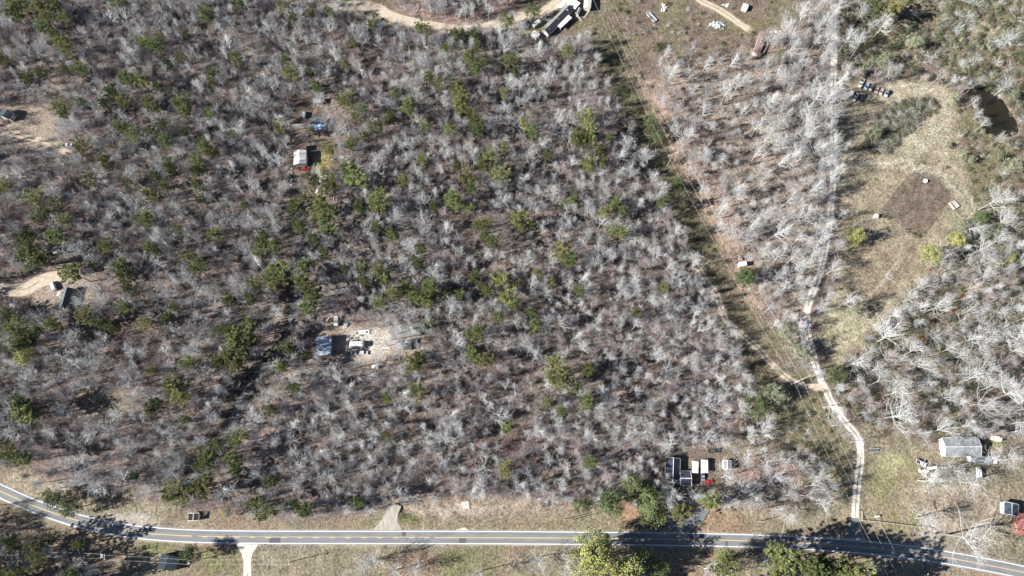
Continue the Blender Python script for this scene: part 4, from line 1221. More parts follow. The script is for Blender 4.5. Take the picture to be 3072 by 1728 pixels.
# rough islands in the field
for pg in (ZP(3, [(1420, 870), (1560, 790), (1700, 750), (1850, 735), (1925, 775), (1900, 850), (1750, 960), (1640, 1060), (1560, 1150), (1440, 1165), (1340, 1130), (1390, 1000)]),):
    W = wpoly(pg); xs = [a for a, _ in W]; ys = [b_ for _, b_ in W]
    V = rng.rand(1100, 2) * [max(xs) - min(xs), max(ys) - min(ys)] + [min(xs), min(ys)]
    for (x, y) in V[poly_mask(V[:, 0], V[:, 1], W)]:
        scrub.append((x, y, ground_z(x, y), rng.uniform(.5, 1.3), rng.uniform(0, 6.28), [0, 2, 3, 4, 5, 6, 7, 1][rng.randint(8)]))
SH = [SHRUB['green'][0][2], SHRUB['green'][1][2], SHRUB['grey'][0][2], SHRUB['grey'][1][2], SHRUB['bare'][0][2], SHRUB['bare'][1][2], SHRUB['tan'][0][2], SHRUB['tan'][1][2]]
scatter('forest_saplings', und, SAP, 'thin leafless saplings of the understorey between the bare trees', 'saplings')
scatter('forest_brush', [(a, b_, c, d, e_, f % 4) for a, b_, c, d, e_, f in brush], [SHRUB['brown'][0][2], SHRUB['brown'][1][2], SHRUB['bare'][0][2], SHRUB['tan'][0][2]], 'low brown brush and briars on the leaf-covered forest floor', 'brush')
scatter('scrub', scrub, SH, 'mixed low scrub bushes, grey, tan and green, on rough open ground', 'scrub')
scatter('dry_weeds', weeds, WEED, 'dry tan weeds and grass tufts across the clearings', 'weeds')
print('woods', len(WOOD), 'saplings', len(und), 'brush', len(brush), 'scrub', len(scrub), 'weeds', len(weeds), 'pines', len(pl))
# ================================================================== BUILDINGS
glass = mat('window_glass', (.05, .06, .075), (.04, .05, .06), 1, .08, spec=.6)
trim_w = mat('white_trim', (.78, .78, .76), (.70, .70, .68), 2, .6)
M_white = mat('white_painted_metal', (.80, .80, .79), (.66, .66, .65), .7, .55, bump=.01)
M_siding = mat('cream_siding', (.66, .63, .56), (.54, .51, .45), .8, .8)
M_brick = mat('red_brick_wall', (.33, .16, .12), (.26, .13, .10), 3, .9)
M_grey = mat('grey_shingles', (.27, .265, .26), (.19, .19, .185), 1.6, .9, bump=.03)
M_greyd = mat('dark_grey_shingles', (.13, .135, .14), (.09, .092, .10), 1.4, .9, bump=.03)
M_navy = mat('blue_black_shingles', (.055, .065, .10), (.035, .042, .065), 1.2, .85, bump=.03)
M_brown = mat('brown_roofing', (.27, .185, .175), (.20, .14, .13), .9, .8, bump=.02)
M_blue = mat('blue_weathered_metal', (.58, .62, .66), (.34, .43, .55), .35, .6, bump=.02, stretch=(2, .5, 1))
M_tarp = mat('blue_tarp', (.10, .26, .55), (.30, .42, .60), .5, .5, bump=.08)
M_pale = mat('pale_grey_metal', (.29, .31, .33), (.19, .205, .225), .35, .6, bump=.02)
M_teal = mat('teal_grey_roofing', (.12, .17, .19), (.09, .12, .135), .6, .8)
M_red = mat('faded_red_metal', (.36, .15, .13), (.27, .11, .10), .5, .6)
M_wood = mat('weathered_wood', (.36, .31, .25), (.25, .21, .17), 2, .9, stretch=(1, 6, 1))
M_deck = mat('grey_deck_boards', (.42, .40, .37), (.32, .30, .28), 2, .9)
M_wall = mat('grey_wall', (.42, .41, .39), (.34, .33, .31), 1, .85)


def seg(mb, a, b_, w_, up, h):
    """raised bar from a to b_"""
    a, b_ = Vector(a), Vector(b_)
    d = (b_ - a).normalized(); s_ = d.cross(up).normalized() * w_
    top = up * h
    P4 = [a - s_, a + s_, b_ + s_, b_ - s_]
    n = len(mb.v)
    mb.v += [tuple(p) for p in P4] + [tuple(p + top) for p in P4]
    for q_ in ((3, 2, 1, 0), (4, 5, 6, 7), (0, 1, 5, 4), (1, 2, 6, 5), (2, 3, 7, 6), (3, 0, 4, 7)):
        mb.f.append(tuple(n + k for k in q_)); mb.mi.append(mb.cur)


def building(name, label, cat, cor, hw, hr, roofm, wallm, over=.4, ribs=.9, vents=(), windows=3, door=True, open_sides=False, roof2=None, group=None, chimney=False, barge=None):
    """cor: roof outline A,B,C,D in photo pixels; the ridge runs parallel to A-B"""
    W = [P(a, b_, hw) for a, b_ in cor]
    c = (W[0] + W[1] + W[2] + W[3]) / 4
    ax = ((W[1] - W[0]) + (W[2] - W[3])) / 2
    L = ax.length; Wd = ((W[3] - W[0]).length + (W[2] - W[1]).length) / 2
    # local y along the ridge
    rz = math.atan2(-ax.x, ax.y)
    e = empty(name, (c.x, c.y, 0), rz)
    tag(e, label, cat, group)
    hx, hy = Wd / 2, L / 2
    wx_, wy_ = hx - over, hy - over
    peak = hr - .1
    if open_sides:
        mb = MB()
        for sx in (-1, 1):
            for k in range(max(2, int(L / 3) + 1)):
                y = -wy_ + 2 * wy_ * k / max(1, int(L / 3) + 1 - 1)
                p_ = MB(); p_.box(sx * wx_ - .06, y - .06, -.5, sx * wx_ + .06, y + .06, hw - .02); p_.obj('post', trim_w, e)
    else:
        mb = MB()
        if hr > hw + .05: mb.prism([(-wx_, -.6), (wx_, -.6), (wx_, hw - .06), (0, peak - .16), (-wx_, hw - .06)], -wy_, wy_)
        else: mb.box(-wx_, -wy_, -.6, wx_, wy_, hw - .1)
        mb.obj('wall', wallm, e)
    # roof
    def roof_side(sx, m_):
        mb = MB()
        if hr > hw + .05:
            prof = [(0, hr), (sx * hx, hw), (sx * hx, hw - .14), (0, hr - .14)]
            if sx < 0: prof = prof[::-1]
            mb.prism(prof, -hy, hy)
            up = Vector((sx * (hr - hw), 0, hx)).normalized()
            if ribs:
                k = int(L / ribs)
                for i in range(k + 1):
                    y = -hy + .05 + (L - .1) * i / k
                    seg(mb, (sx * .06, y, hr - .001), (sx * (hx - .02), y, hw + .004), .035, up, .05)
            else:
                # shingle courses: overlapping butts
                k = max(4, int(math.hypot(hx, hr - hw) / .45))
                for i in range(1, k):
                    t_ = i / k
                    seg(mb, (sx * hx * t_, -hy + .03, hr - (hr - hw) * t_), (sx * hx * t_, hy - .03, hr - (hr - hw) * t_), .05, up, .03)
        mb.obj('roof_panel', m_, e)
    if hr > hw + .05:
        roof_side(-1, roofm); roof_side(1, roof2 or roofm)
        mb = MB(); mb.prism([(-.16, hr - .02), (0, hr + .07), (.16, hr - .02)], -hy - .02, hy + .02); mb.obj('ridge_cap', barge or roofm, e)
    else:
        mb = MB(); mb.box(-hx, -hy, hw - .14, hx, hy, hw)
        if ribs:
            for i in range(int(L / ribs) + 1):
                y = -hy + .05 + (L - .1) * i / int(L / ribs); mb.box(-hx, y - .04, hw + .001, hx, y + .04, hw + .05)
        mb.obj('roof_panel', roofm, e)
    if barge:
        for sx in (-1, 1):
            mb = MB(); mb.box(sx * hx - .07 * (sx < 0) - .0, -hy - .07, hw - .22, sx * hx + .07 * (sx > 0), hy + .07, hw + .03); mb.obj('gutter', barge, e)
        for sy in (-1, 1):
            for sx in (-1, 1):
                mb = MB()
                if hr > hw + .05: seg(mb, (0, sy * (hy + .05), hr - .12), (sx * hx, sy * (hy + .05), hw - .12), .09, Vector((0, 0, 1)), .19)
                else: mb.box(min(0, sx * hx), sy * hy - .04, hw - .2, max(0, sx * hx), sy * hy + .08, hw + .03)
                mb.obj('fascia', barge, e)
    for k, (u, v_, kind_) in enumerate(vents):
        x = u * hx; z = hr - (hr - hw) * abs(u)
        mb = MB(); mb.cyl((x, v_ * hy, z - .15), .16 if kind_ == 'pipe' else .3, .55 if kind_ == 'pipe' else .4, 'z', 8); mb.obj('roof_vent', trim_w, e)
    if chimney:
        mb = MB(); mb.box(-.4, hy * .3, hr - .6, .4, hy * .3 + .8, hr + .9); mb.obj('chimney', M_brick, e)
    if not open_sides:
        for sx in (-1, 1):
            for k in range(windows):
                y = -wy_ + 2 * wy_ * (k + .5) / windows
                if door and k == windows // 2 and sx == 1:
                    d_ = MB(); d_.box(sx * wx_ - .02, y - .45, 0, sx * wx_ + .05, y + .45, min(2.05, hw - .3)); do = d_.obj('door', trim_w, e)
                    h_ = MB(); h_.box(sx * wx_ + .051, y + .3, 1.0, sx * wx_ + .10, y + .36, 1.06); h_.obj('handle', glass, do)
                    continue
                f_ = MB(); f_.box(sx * wx_ - .03, y - .55, .95, sx * wx_ + .04, y + .55, min(2.05, hw - .25)); fo = f_.obj('window', trim_w, e)
                x1 = sx * (wx_ + .045)
                g_ = MB(); g_.box(min(sx * wx_, x1 + sx * .005), y - .46, 1.03, max(sx * wx_, x1 + sx * .005), y + .46, min(1.97, hw - .33)); g_.obj('pane', glass, fo)
    return e


def Q(x0, y0, s_, pts): return [(x0 + a * s_, y0 + b_ * s_) for a, b_ in pts]


# -- long ranch house at the top
q1 = lambda pts: Q(1560, 0, .1035, pts)
building('ranch_house', 'long grey-roofed ranch house with white gable end beside the top dirt road', 'house', q1([(715, 900), (1420, 190), (1545, 265), (800, 1020)])[0:0] or q1([(625, 840), (1330, 130), (1545, 270), (805, 1025)]), 2.9, 5.0, M_grey, trim_w, .4, 0,
         vents=[(.45, -.75, 'pipe'), (.35, 0, 'pipe'), (.3, .7, 'v'), (.5, .72, 'pipe'), (-.5, .2, 'pipe')], windows=7, roof2=M_greyd)  # slope away from the sun gets darker shingles: shade put into the colour
building('porch', 'white metal porch roof on the shaded side of the ranch house', 'porch', q1([(1050, 700), (1395, 425), (1490, 505), (1175, 840)]), 2.75, 2.75, M_white, trim_w, .2, .6, open_sides=True)
building('garden_shed', 'small square white-roofed shed off the lower end of the ranch house', 'shed', q1([(300, 1010), (400, 880), (590, 990), (480, 1110)]), 2.4, 2.9, M_white, M_siding, .2, .6, windows=1, door=True)
building('carport', 'large white flat-roofed carport at the top end of the ranch house', 'carport', q1([(1340, 110), (1500, -90), (1740, 100), (1600, 260)]), 3.2, 3.2, M_white, trim_w, .2, .8, open_sides=True)
building('outbuilding', 'cream-roofed outbuilding cut by the top edge of the photo', 'shed', q1([(1985, 290), (2110, -120), (1850, -110), (1900, 170)]), 3.4, 3.9, M_siding, M_siding, .3, .7, windows=2)
building('garden_shed', 'little grey-white shed between the carport and the outbuilding', 'shed', q1([(1640, 400), (1700, 185), (1775, 265), (1680, 420)]), 2.4, 2.8, M_pale, M_wall, .15, .6, windows=1)
slab('patio', q1([(1330, -60), (1500, -60), (1300, 110), (1330, 150), (1180, 240), (1050, 200), (1000, 60)]), .06, mat('patio_concrete', (.62, .58, .52), (.52, .48, .43), .5, .9))
for k, (a, b_, c_, d_) in enumerate(((1545, 290, 1780, 600), (1850, 510, 1980, 330))):
    pa, pb = P(*q1([(a, b_)])[0], 1.2), P(*q1([(c_, d_)])[0], 1.2)
    e = empty('deck_rail', (pa.x, pa.y, 0)); tag(e, ['long white deck rail running down from the carport', 'short white deck rail below the cream outbuilding'][k], 'railing')
    d = pb - pa; mb = MB(); seg(mb, (0, 0, 1.1), (d.x, d.y, 1.1), .11, Vector((0, 0, 1)), .1); mb.obj('rail', trim_w, e)
    n = int(d.length / 1.5)
    for i in range(n + 1):
        mb = MB(); x, y = d.x * i / n, d.y * i / n; mb.box(x - .06, y - .06, -.4, x + .06, y + .06, 1.1); mb.obj('post', trim_w, e)

# -- brown single-wide
q2 = lambda pts: Q(2180, 60, .0828, pts)
building('mobile_home', 'brown-roofed single-wide mobile home at the end of the top right track', 'mobile home', q2([(955, 1190), (1235, 400), (1490, 440), (1215, 1195)]), 2.7, 3.05, M_brown, mat('pink_white_siding', (.72, .62, .60), (.62, .53, .5), 1), .12, 0, vents=[(.1, .25, 'v'), (.05, .02, 'v')], windows=5)

# -- small sheds in the upper right
building('tool_shed', 'square white-roofed shed in the brush near the top edge', 'shed', [(2224, 25), (2230, 10), (2247, 15), (2241, 30)], 2.0, 2.25, M_white, M_siding, .15, .6, windows=1)
q5 = lambda pts: Q(2180, 740, .0552, pts)
building('roadside_shed', 'small white-roofed shed in the power line clearing beside the gravel lane woods', 'shed', q5([(640, 830), (1060, 790), (1085, 990), (735, 1100)]), 2.5, 2.9, M_white, M_siding, .2, .6, windows=2)

# -- garage, house and sheds mid-left
q6 = lambda pts: Q(920, 920, .1518, pts)
building('garage', 'weathered blue and white metal garage left of the camper', 'garage', q6([(165, 965), (205, 600), (480, 590), (475, 965)]), 4.2, 4.9, M_blue, M_pale, .25, .8, windows=3)
building('shingled_house', 'grey shingled house shadowed by bare branches right of the gravel yard', 'house', q6([(1650, 620), (1790, 290), (2230, 260), (2270, 560)])[0:0] or q6([(1650, 440), (2235, 300), (2260, 560), (1660, 640)]), 3.0, 5.2, M_grey, M_wall, .45, 0, windows=5, vents=[(.4, .2, 'pipe'), (-.5, -.3, 'v')])
building('house_wing', 'lower grey wing of the shingled house in the clearing', 'house', q6([(1770, 640), (1740, 850), (2090, 860), (2060, 660)]), 2.8, 4.4, M_grey, M_wall, .4, 0, windows=2)
building('porch', 'pale pink-white porch roof on the right end of the shingled house', 'porch', q6([(2065, 460), (2250, 455), (2270, 540), (2080, 530)]), 2.6, 2.6, mat('pinkish_panel', (.62, .57, .60), (.5, .45, .48), 1), trim_w, .1, .5, open_sides=True)
building('tool_shed', 'small white-topped shed standing in the grass below the camper', 'shed', q6([(1290, 1220), (1285, 1150), (1405, 1140), (1410, 1215)]), 2.6, 2.9, M_white, M_siding, .1, .5, windows=1)
building('storage_box', 'narrow white ribbed storage container above the blue metal garage', 'container', q6([(535, 370), (540, 185), (608, 185), (610, 370)]), 2.5, 2.5, M_white, M_white, .02, .5, windows=0)

# -- cabin group upper left
q7 = lambda pts: Q(850, 280, .2208, pts)
building('cabin', 'white-roofed cabin with a long dark shadow above the red pickup', 'house', q7([(140, 965), (140, 785), (312, 768), (310, 965)]), 4.4, 5.6, M_white, M_wall, .3, .8, windows=3)
building('cabin_annex', 'dark brown lean-to on the upper side of the white-roofed cabin', 'shed', q7([(205, 700), (305, 690), (312, 762), (205, 768)]), 3.0, 3.3, M_brown, M_wood, .2, .6, windows=1)
building('tarped_shed', 'shed covered by a bright blue tarp in the upper left woods', 'shed', q7([(430, 495), (430, 418), (575, 422), (578, 497)]), 2.6, 3.0, M_tarp, M_wood, .15, 0, windows=1)
building('shaded_shed', 'blue-grey roofed shed just above the blue tarp', 'shed', q7([(350, 398), (360, 335), (572, 338), (572, 398)]), 2.8, 3.3, M_teal, M_wood, .2, .8, windows=2)
building('lean_to', 'long narrow pale roof strip left of the blue tarp shed', 'shed', q7([(105, 412), (425, 418), (425, 440), (105, 434)]), 2.4, 2.4, M_pale, M_wall, .05, .8, windows=0)
building('tool_shed', 'pale metal roof almost hidden by branches high above the blue tarp', 'shed', q7([(380, 75), (500, 60), (535, 120), (420, 130)]), 2.5, 2.8, M_pale, M_wall, .1, .7, windows=1)

# -- yard on the left edge
q8 = lambda pts: Q(100, 680, .2277, pts)
building('hip_house', 'grey roofed house standing diagonally beside the white van', 'house', q8([(345, 1075), (405, 800), (535, 815), (440, 1085)]), 3.0, 4.8, M_teal, M_wall, .4, 0, windows=4, roof2=M_greyd, vents=[(-.4, .3, 'pipe')])
building('barn', 'black flat-roofed barn right of the left yard', 'barn', q8([(620, 600), (620, 530), (755, 522), (760, 600)]), 3.0, 3.3, mat('black_roof', (.035, .03, .045), (.025, .02, .03), 1), M_wood, .2, .8, windows=1)
building('trailer_home', 'pale shed with a broken dark roof patch between pines on the left', 'shed', q8([(255, 345), (255, 270), (375, 255), (378, 345)]), 2.8, 3.2, M_siding, M_wall, .1, .6, windows=2, roof2=M_greyd)
building('tarped_trailer', 'white tarped trailer between the van and the grey house', 'trailer', q8([(305, 915), (330, 860), (378, 870), (350, 915)]), 1.9, 2.2, M_white, M_white, .02, 0, windows=0)

# -- far left yard
building('edge_house', 'dark roofed house on the left edge beside the tan yard', 'house', Q(0, 300, .138, [(-60, 380), (80, 190), (295, 260), (240, 380)]), 3.4, 4.6, M_teal, M_siding, .3, 0, windows=3)

# -- big house on the right
q9 = lambda pts: Q(2780, 1280, .1215, pts)
building('farm_house', 'big house with a pale grey metal roof striped by branch shadows on the right', 'house', q9([(430, 760), (445, 255), (1290, 320), (1290, 690)])[0:0] or q9([(440, 520), (1300, 480), (1300, 680), (430, 740)])[0:0] or q9([(425, 250), (1310, 300), (1290, 700), (400, 760)]), 3.6, 5.6, M_pale, trim_w, .4, .6, windows=6, barge=trim_w, chimney=False, vents=[(.3, .5, 'pipe'), (-.3, -.2, 'pipe')])
building('house_wing', 'lower right wing of the big pale-roofed house', 'house', q9([(1080, 690), (1580, 720), (1600, 950), (1060, 860)]), 3.0, 4.1, M_pale, trim_w, .3, .6, windows=2)
building('porch', 'bright white ribbed porch roof on the wing of the big pale-roofed house', 'porch', q9([(1570, 740), (1740, 750), (1730, 920), (1570, 880)]), 2.9, 2.9, M_white, trim_w, .1, .5, open_sides=True)
building('garden_shed', 'white shed on a green lawn patch right of the big house', 'shed', q9([(1660, 330), (1680, 240), (1870, 265), (1865, 360)]), 2.5, 3.0, M_white, M_siding, .15, .5, windows=1)
qa = lambda pts: Q(2780, 1450, .1215, pts)
building('storage_shed', 'slate-blue roofed shed with a white end wall near the right edge', 'shed', qa([(1910, 750), (1915, 455), (2270, 520), (2265, 815)]), 3.2, 3.8, mat('slate_blue_metal', (.07, .095, .13), (.05, .07, .10), .5, .6), M_white, .25, .6, windows=1, barge=trim_w)
building('red_barn', 'faded red metal roof cut by the right edge of the photo', 'barn', [(3056, 1608), (3055, 1542), (3100, 1542), (3100, 1608)], 3.6, 4.6, M_red, M_brick, .3, .7, windows=2)

# -- bungalow by the asphalt drive
qb = lambda pts: Q(1960, 1340, .1242, pts)
building('bungalow', 'dark blue-black roofed bungalow with white gutters above the asphalt drive', 'house', qb([(270, 860), (305, 265), (645, 285), (640, 870)]), 3.0, 4.7, M_navy, M_siding, .4, 0, windows=4, barge=trim_w, vents=[(-.7, .12, 'pipe')])
building('bungalow_wing', 'shaded lower wing of the dark-roofed bungalow', 'house', qb([(655, 600), (915, 570), (905, 965), (655, 925)]), 2.8, 4.0, M_navy, M_siding, .3, 0, windows=2, barge=trim_w)
building('carport', 'left one of the two bright white carports beside the bungalow', 'carport', qb([(930, 635), (945, 355), (1092, 355), (1085, 635)]), 2.7, 2.95, M_white, trim_w, .1, .6, open_sides=True)
building('carport', 'right and longer one of the two bright white carports beside the bungalow', 'carport', qb([(1155, 620), (1150, 320), (1320, 320), (1325, 640)]), 2.7, 2.95, M_white, trim_w, .1, .6, open_sides=True)
building('ribbed_shed', 'white ribbed-roof shed standing alone right of the bungalow carports', 'shed', qb([(1690, 545), (1700, 330), (1875, 330), (1885, 545)]), 3.0, 3.5, M_pale, M_wall, .15, .5, windows=1, barge=trim_w)
# -- roadside huts
building('black_hut', 'low black-roofed hut with white trim on the highway verge', 'hut', Q(0, 1152, .3975, [(1415, 1030), (1425, 975), (1500, 975), (1500, 1030)]), 2.2, 2.4, mat('tar_roof', (.03, .03, .03), (.02, .02, .02), 1), M_wood, .1, 0, windows=1, barge=trim_w)
building('shaded_barn', 'blue-black roofed barn in tree shade below the highway on the left', 'barn', Q(0, 1152, .3975, [(1165, 1400), (1235, 1295), (1328, 1292), (1328, 1400)]), 3.4, 4.2, mat('navy_metal', (.03, .04, .055), (.02, .03, .04), .6), M_wood, .3, .8, windows=2)

# ================================================================== VEHICLES
tyre = mat('tyre_rubber', (.02, .02, .02), (.03, .03, .03), 3, .9)
rimm = mat('wheel_rim', (.45, .45, .46), (.3, .3, .3), 3, .4, metal=.6)
lampm = mat('lamp_lens', (.75, .75, .7), (.6, .6, .55), 3, .2, spec=.6)
tailm = mat('tail_lens', (.45, .03, .03), (.3, .02, .02), 3, .3)
carg = mat('car_glass', (.03, .035, .045), (.02, .025, .03), 1, .06, spec=.8)
bedm = mat('bed_liner', (.05, .05, .05), (.08, .08, .08), 2, .9)
_paint = {}


def paint(c):
    if c not in _paint:
        _paint[c] = mat('car_paint', c, tuple(v * .88 for v in c), .8, .32, spec=.5)
    return _paint[c]


def vehicle(kind, px, py, head, col, label, cat, hoodcol=None, name=None, group=None, L=None):
    L0, W, H = {'car': (4.7, 1.8, 1.42), 'suv': (4.8, 1.9, 1.75), 'pickup': (5.6, 1.95, 1.82), 'van': (5.4, 2.0, 2.1)}[kind]
    L = L or L0
    p = P(px, py, .8); e = empty(name or {'car': 'parked_car', 'suv': 'parked_suv', 'pickup': 'pickup_truck', 'van': 'parked_van'}[kind], (p.x, p.y, .03), R(head))
    tag(e, label, cat, group)
    h = L / 2; y = W / 2; pm_ = paint(col); hp = paint(hoodcol) if hoodcol else pm_
    belt = {'car': .88, 'suv': 1.02, 'pickup': 1.02, 'van': 1.05}[kind]
    g = .3
    if kind == 'pickup':
        b_ = MB(); b_.prism([(-h * .08, g), (h * .98, g), (h, belt * .72), (h * .97, belt * .9), (h * .42, belt), (-h * .08, belt)], -y, y); body = b_.obj('body', hp, e)
        d_ = MB(); d_.box(-h, -y, g, -h * .085, y, .62); d_.obj('bed_floor', bedm, e)
        w_ = MB(); w_.box(-h, -y, .621, -h * .085, -y + .1, belt); w_.box(-h, y - .1, .621, -h * .085, y, belt); w_.obj('bed_side', pm_, e)
        t_ = MB(); t_.box(-h, -y + .105, .621, -h + .08, y - .105, belt); t_.obj('tailgate', pm_, e)
        c0, c1, t0, t1 = -h * .07, h * .45, .1, .5
    elif kind == 'van':
        b_ = MB(); b_.prism([(-h, g), (h * .98, g), (h, belt * .8), (h * .93, belt), (-h, belt)], -y, y); body = b_.obj('body', pm_, e)
        c0, c1, t0, t1 = -h + .02, h * .9, .06, .75
    else:
        b_ = MB(); b_.prism([(-h, g + .05), (-h * .96, g), (h * .96, g), (h, belt * .6), (h * .96, belt * .82), (h * .45, belt), (-h * .7, belt), (-h * .97, belt * .94)], -y, y); body = b_.obj('body', hp, e)
        c0, c1, t0, t1 = (-h * .72, h * .42, .75, .75) if kind == 'car' else (-h * .94, h * .42, .3, .6)
    cb = MB(); cb.box(c0, -y + .06, belt + .002, c1, y - .06, H - .05, (t0, t1, .14)); cb.obj('cabin_glass', carg if kind != 'van' else pm_, e)
    rf = MB(); rf.box(c0 + t0 - .02, -y + .19, H - .048, c1 - t1 + .02, y - .19, H + .01, (.06, .06, .06)); rf.obj('roof', pm_, e)
    if kind == 'van':
        ws = MB(); ws.face([(c1 + .012, -y + .16, belt + .1), (c1 + .012, y - .16, belt + .1), (c1 - t1 * .9 + .02, y - .26, H - .1), (c1 - t1 * .9 + .02, -y + .26, H - .1)]); ws.obj('windscreen', carg, e)
        for sy in (-1, 1):
            sw = MB(); sw.box(h * .25, sy * (y - .1) - .06, belt + .1, h * .55, sy * (y - .1) + .06, H - .45); sw.obj('side_window', carg, e)
    else:
        for xx in ((c0 + c1) / 2 - .05,):
            pl_ = MB(); pl_.box(xx, -y + .08, belt, xx + .1, y - .08, H - .052, (0, 0, .12)); pl_.obj('door_pillar', pm_, e)
    for sx in (-1, 1):
        for sy in (-1, 1):
            wh = MB(); wh.cyl((sx * h * .62, sy * (y - .1) - (.11), .34), .34, .22, 'y', 12); wo = wh.obj('wheel', tyre, e)
            rm = MB(); rm.cyl((sx * h * .62, sy * (y - .1) + (.112 if sy > 0 else -.125), .34), .19, .013, 'y', 8); rm.obj('rim', rimm, wo)
    for sy in (-1, 1):
        hl = MB(); hl.box(h - .06, sy * y * .7 - .18, belt * .62, h + .015, sy * y * .7 + .18, belt * .62 + .16); hl.obj('headlight', lampm, e)
        tl = MB(); tl.box(-h - .015, sy * y * .8 - .12, belt * .66, -h + .03, sy * y * .8 + .12, belt * .66 + .2); tl.obj('tail_light', tailm, e)
        mi = MB(); mi.box(c1 - .55, sy * (y + .02) - .02, belt + .02, c1 - .42, sy * (y + .1) + .02, belt + .18); mi.obj('mirror', pm_, e)
    return e


vehicle('suv', 2085, 1610, 180, (.06, .07, .12), 'dark blue-black car driving left on the highway past the asphalt drive', 'car', name='moving_car')
vehicle('pickup', 911, 507, 0, (.62, .03, .03), 'bright red pickup truck below the white-roofed cabin', 'pickup truck')
vehicle('suv', 1090, 1058, 0, (.72, .72, .74), 'white car with dark windows parked below the long camper', 'car')
vehicle('pickup', 1054, 1058, 0, (.62, .62, .60), 'greyish pickup in branch shade directly left of the white car', 'pickup truck')
vehicle('van', 160, 858, 118, (.80, .82, .82), 'white van parked on bare dirt left of the grey roofed house', 'van')
vehicle('pickup', 201, 436, 5, (.78, .78, .80), 'white pickup parked at the end of the far left yard track', 'pickup truck')
vehicle('pickup', 221, 975, 8, (.74, .72, .68), 'white pickup half hidden by a pine in the lower part of the left woods', 'pickup truck')
vehicle('pickup', 2584, 249, 240, (.78, .78, .74), 'white pickup with a grey bed at the upper left end of the parked row', 'pickup truck', group=None, L=6.4)
vehicle('suv', 2600, 259, 235, (.50, .68, .76), 'pale blue car second from the left in the parked row', 'car')
vehicle('car', 2614, 262, 240, (.28, .09, .12), 'maroon car with a white hood in the middle of the parked row', 'car', hoodcol=(.66, .66, .6))
vehicle('car', 2631, 269, 245, (.50, .42, .30), 'tan junked car right of the maroon one in the parked row', 'car', L=4.3)
vehicle('car', 2645, 274, 240, (.52, .40, .40), 'faded pink car second from the right end of the parked row', 'car')
vehicle('suv', 2660, 280, 245, (.16, .20, .19), 'dark green-grey car at the right end of the parked row', 'car', hoodcol=(.5, .52, .5))
vehicle('van', 2552, 285, 240, (.80, .80, .78), 'white van with a teal windscreen, left of the lower group of parked vehicles', 'van')
vehicle('pickup', 2566, 291, 240, (.70, .67, .75), 'white and lilac pickup beside the white van in the field', 'pickup truck')
vehicle('suv', 2583, 294, 245, (.05, .045, .07), 'black car at the right of the lower group of parked vehicles', 'car')
vehicle('pickup', 2763, 1389, 335, (.80, .80, .82), 'white pickup on the lawn left of the big pale-roofed house', 'pickup truck', L=5.0)
vehicle('car', 2771, 1413, 355, (.62, .58, .54), 'beige car parked just below the white pickup on the lawn', 'car')
vehicle('van', 2936, 1418, 85, (.80, .80, .80), 'white van under bare branches below the big pale-roofed house', 'van')
vehicle('car', 2109, 1427, 88, (.30, .31, .36), 'grey car in the shade below the right carport', 'car')
vehicle('car', 2127, 1446, 15, (.62, .03, .04), 'bright red car beside the shaded bungalow yard', 'car', L=4.0)
vehicle('pickup', 2141, 1353, 5, (.05, .055, .06), 'black pickup above the carports at the edge of the woods', 'pickup truck')
vehicle('van', 913, 345, 85, (.30, .45, .50), 'teal van nosed in beside the shed above the blue tarp', 'van', L=4.6)
vehicle('car', 963, 543, 20, (.74, .74, .76), 'white car between pines below the yellow grass patch', 'car')
vehicle('van', 955, 569, 85, (.72, .72, .70), 'white van under the pines below the white car', 'van')
vehicle('car', 75, 1651, 5, (.10, .22, .50), 'blue car in the shaded woods at the lower left corner', 'car')
vehicle('car', 137, 741, 85, (.75, .75, .72), 'white car left of the pale shed between the left pines', 'car')

# motorhome and trailers
def camper(px, py, head, L, W, H, label, mname='camper', body=None):
    p = P(px, py, H * .6); e = empty(mname, (p.x, p.y, .03), R(head)); tag(e, label, 'camper')
    b_ = MB(); b_.prism([(-L / 2, .5), (L / 2 - .15, .5), (L / 2, .9), (L / 2 - .1, H * .75), (L / 2 - .55, H), (-L / 2 + .15, H), (-L / 2, H - .2)], -W / 2, W / 2); b_.obj('body', body or M_white, e)
    for k, x in enumerate((-L * .25, L * .1)):
        v_ = MB(); v_.box(x - .3, -.3, H + .002, x + .3, .3, H + .14); v_.obj('roof_vent', M_pale, e)
    a_ = MB(); a_.box(L * .3, -.35, H + .002, L * .3 + .7, .35, H + .25); a_.obj('air_conditioner', M_grey, e)
    for sy in (-1, 1):
        for x in (-L * .3, L * .15):
            w_ = MB(); w_.box(x - .5, sy * W / 2 - .03, 1.4, x + .5, sy * W / 2 + .03, 2.0); w_.obj('window', carg, e)
        for x in (-L * .2, L * .3):
            wh = MB(); wh.cyl((x, sy * (W / 2 - .14) - .11, .38), .38, .22, 'y', 12); wh.obj('wheel', tyre, e)
    dr = MB(); dr.box(-.4, -W / 2 - .04, .6, .3, -W / 2 + .02, 2.4); dr.obj('door', M_siding, e)
    return e


camper(1071, 1033, 0, 7.4, 2.5, 3.0, 'long white camper parked on gravel right of the blue metal garage')
camper(1610, 70, 45, 6.0, 2.2, 2.5, 'cream camper trailer on the grass left of the ranch house', 'camper', M_siding)


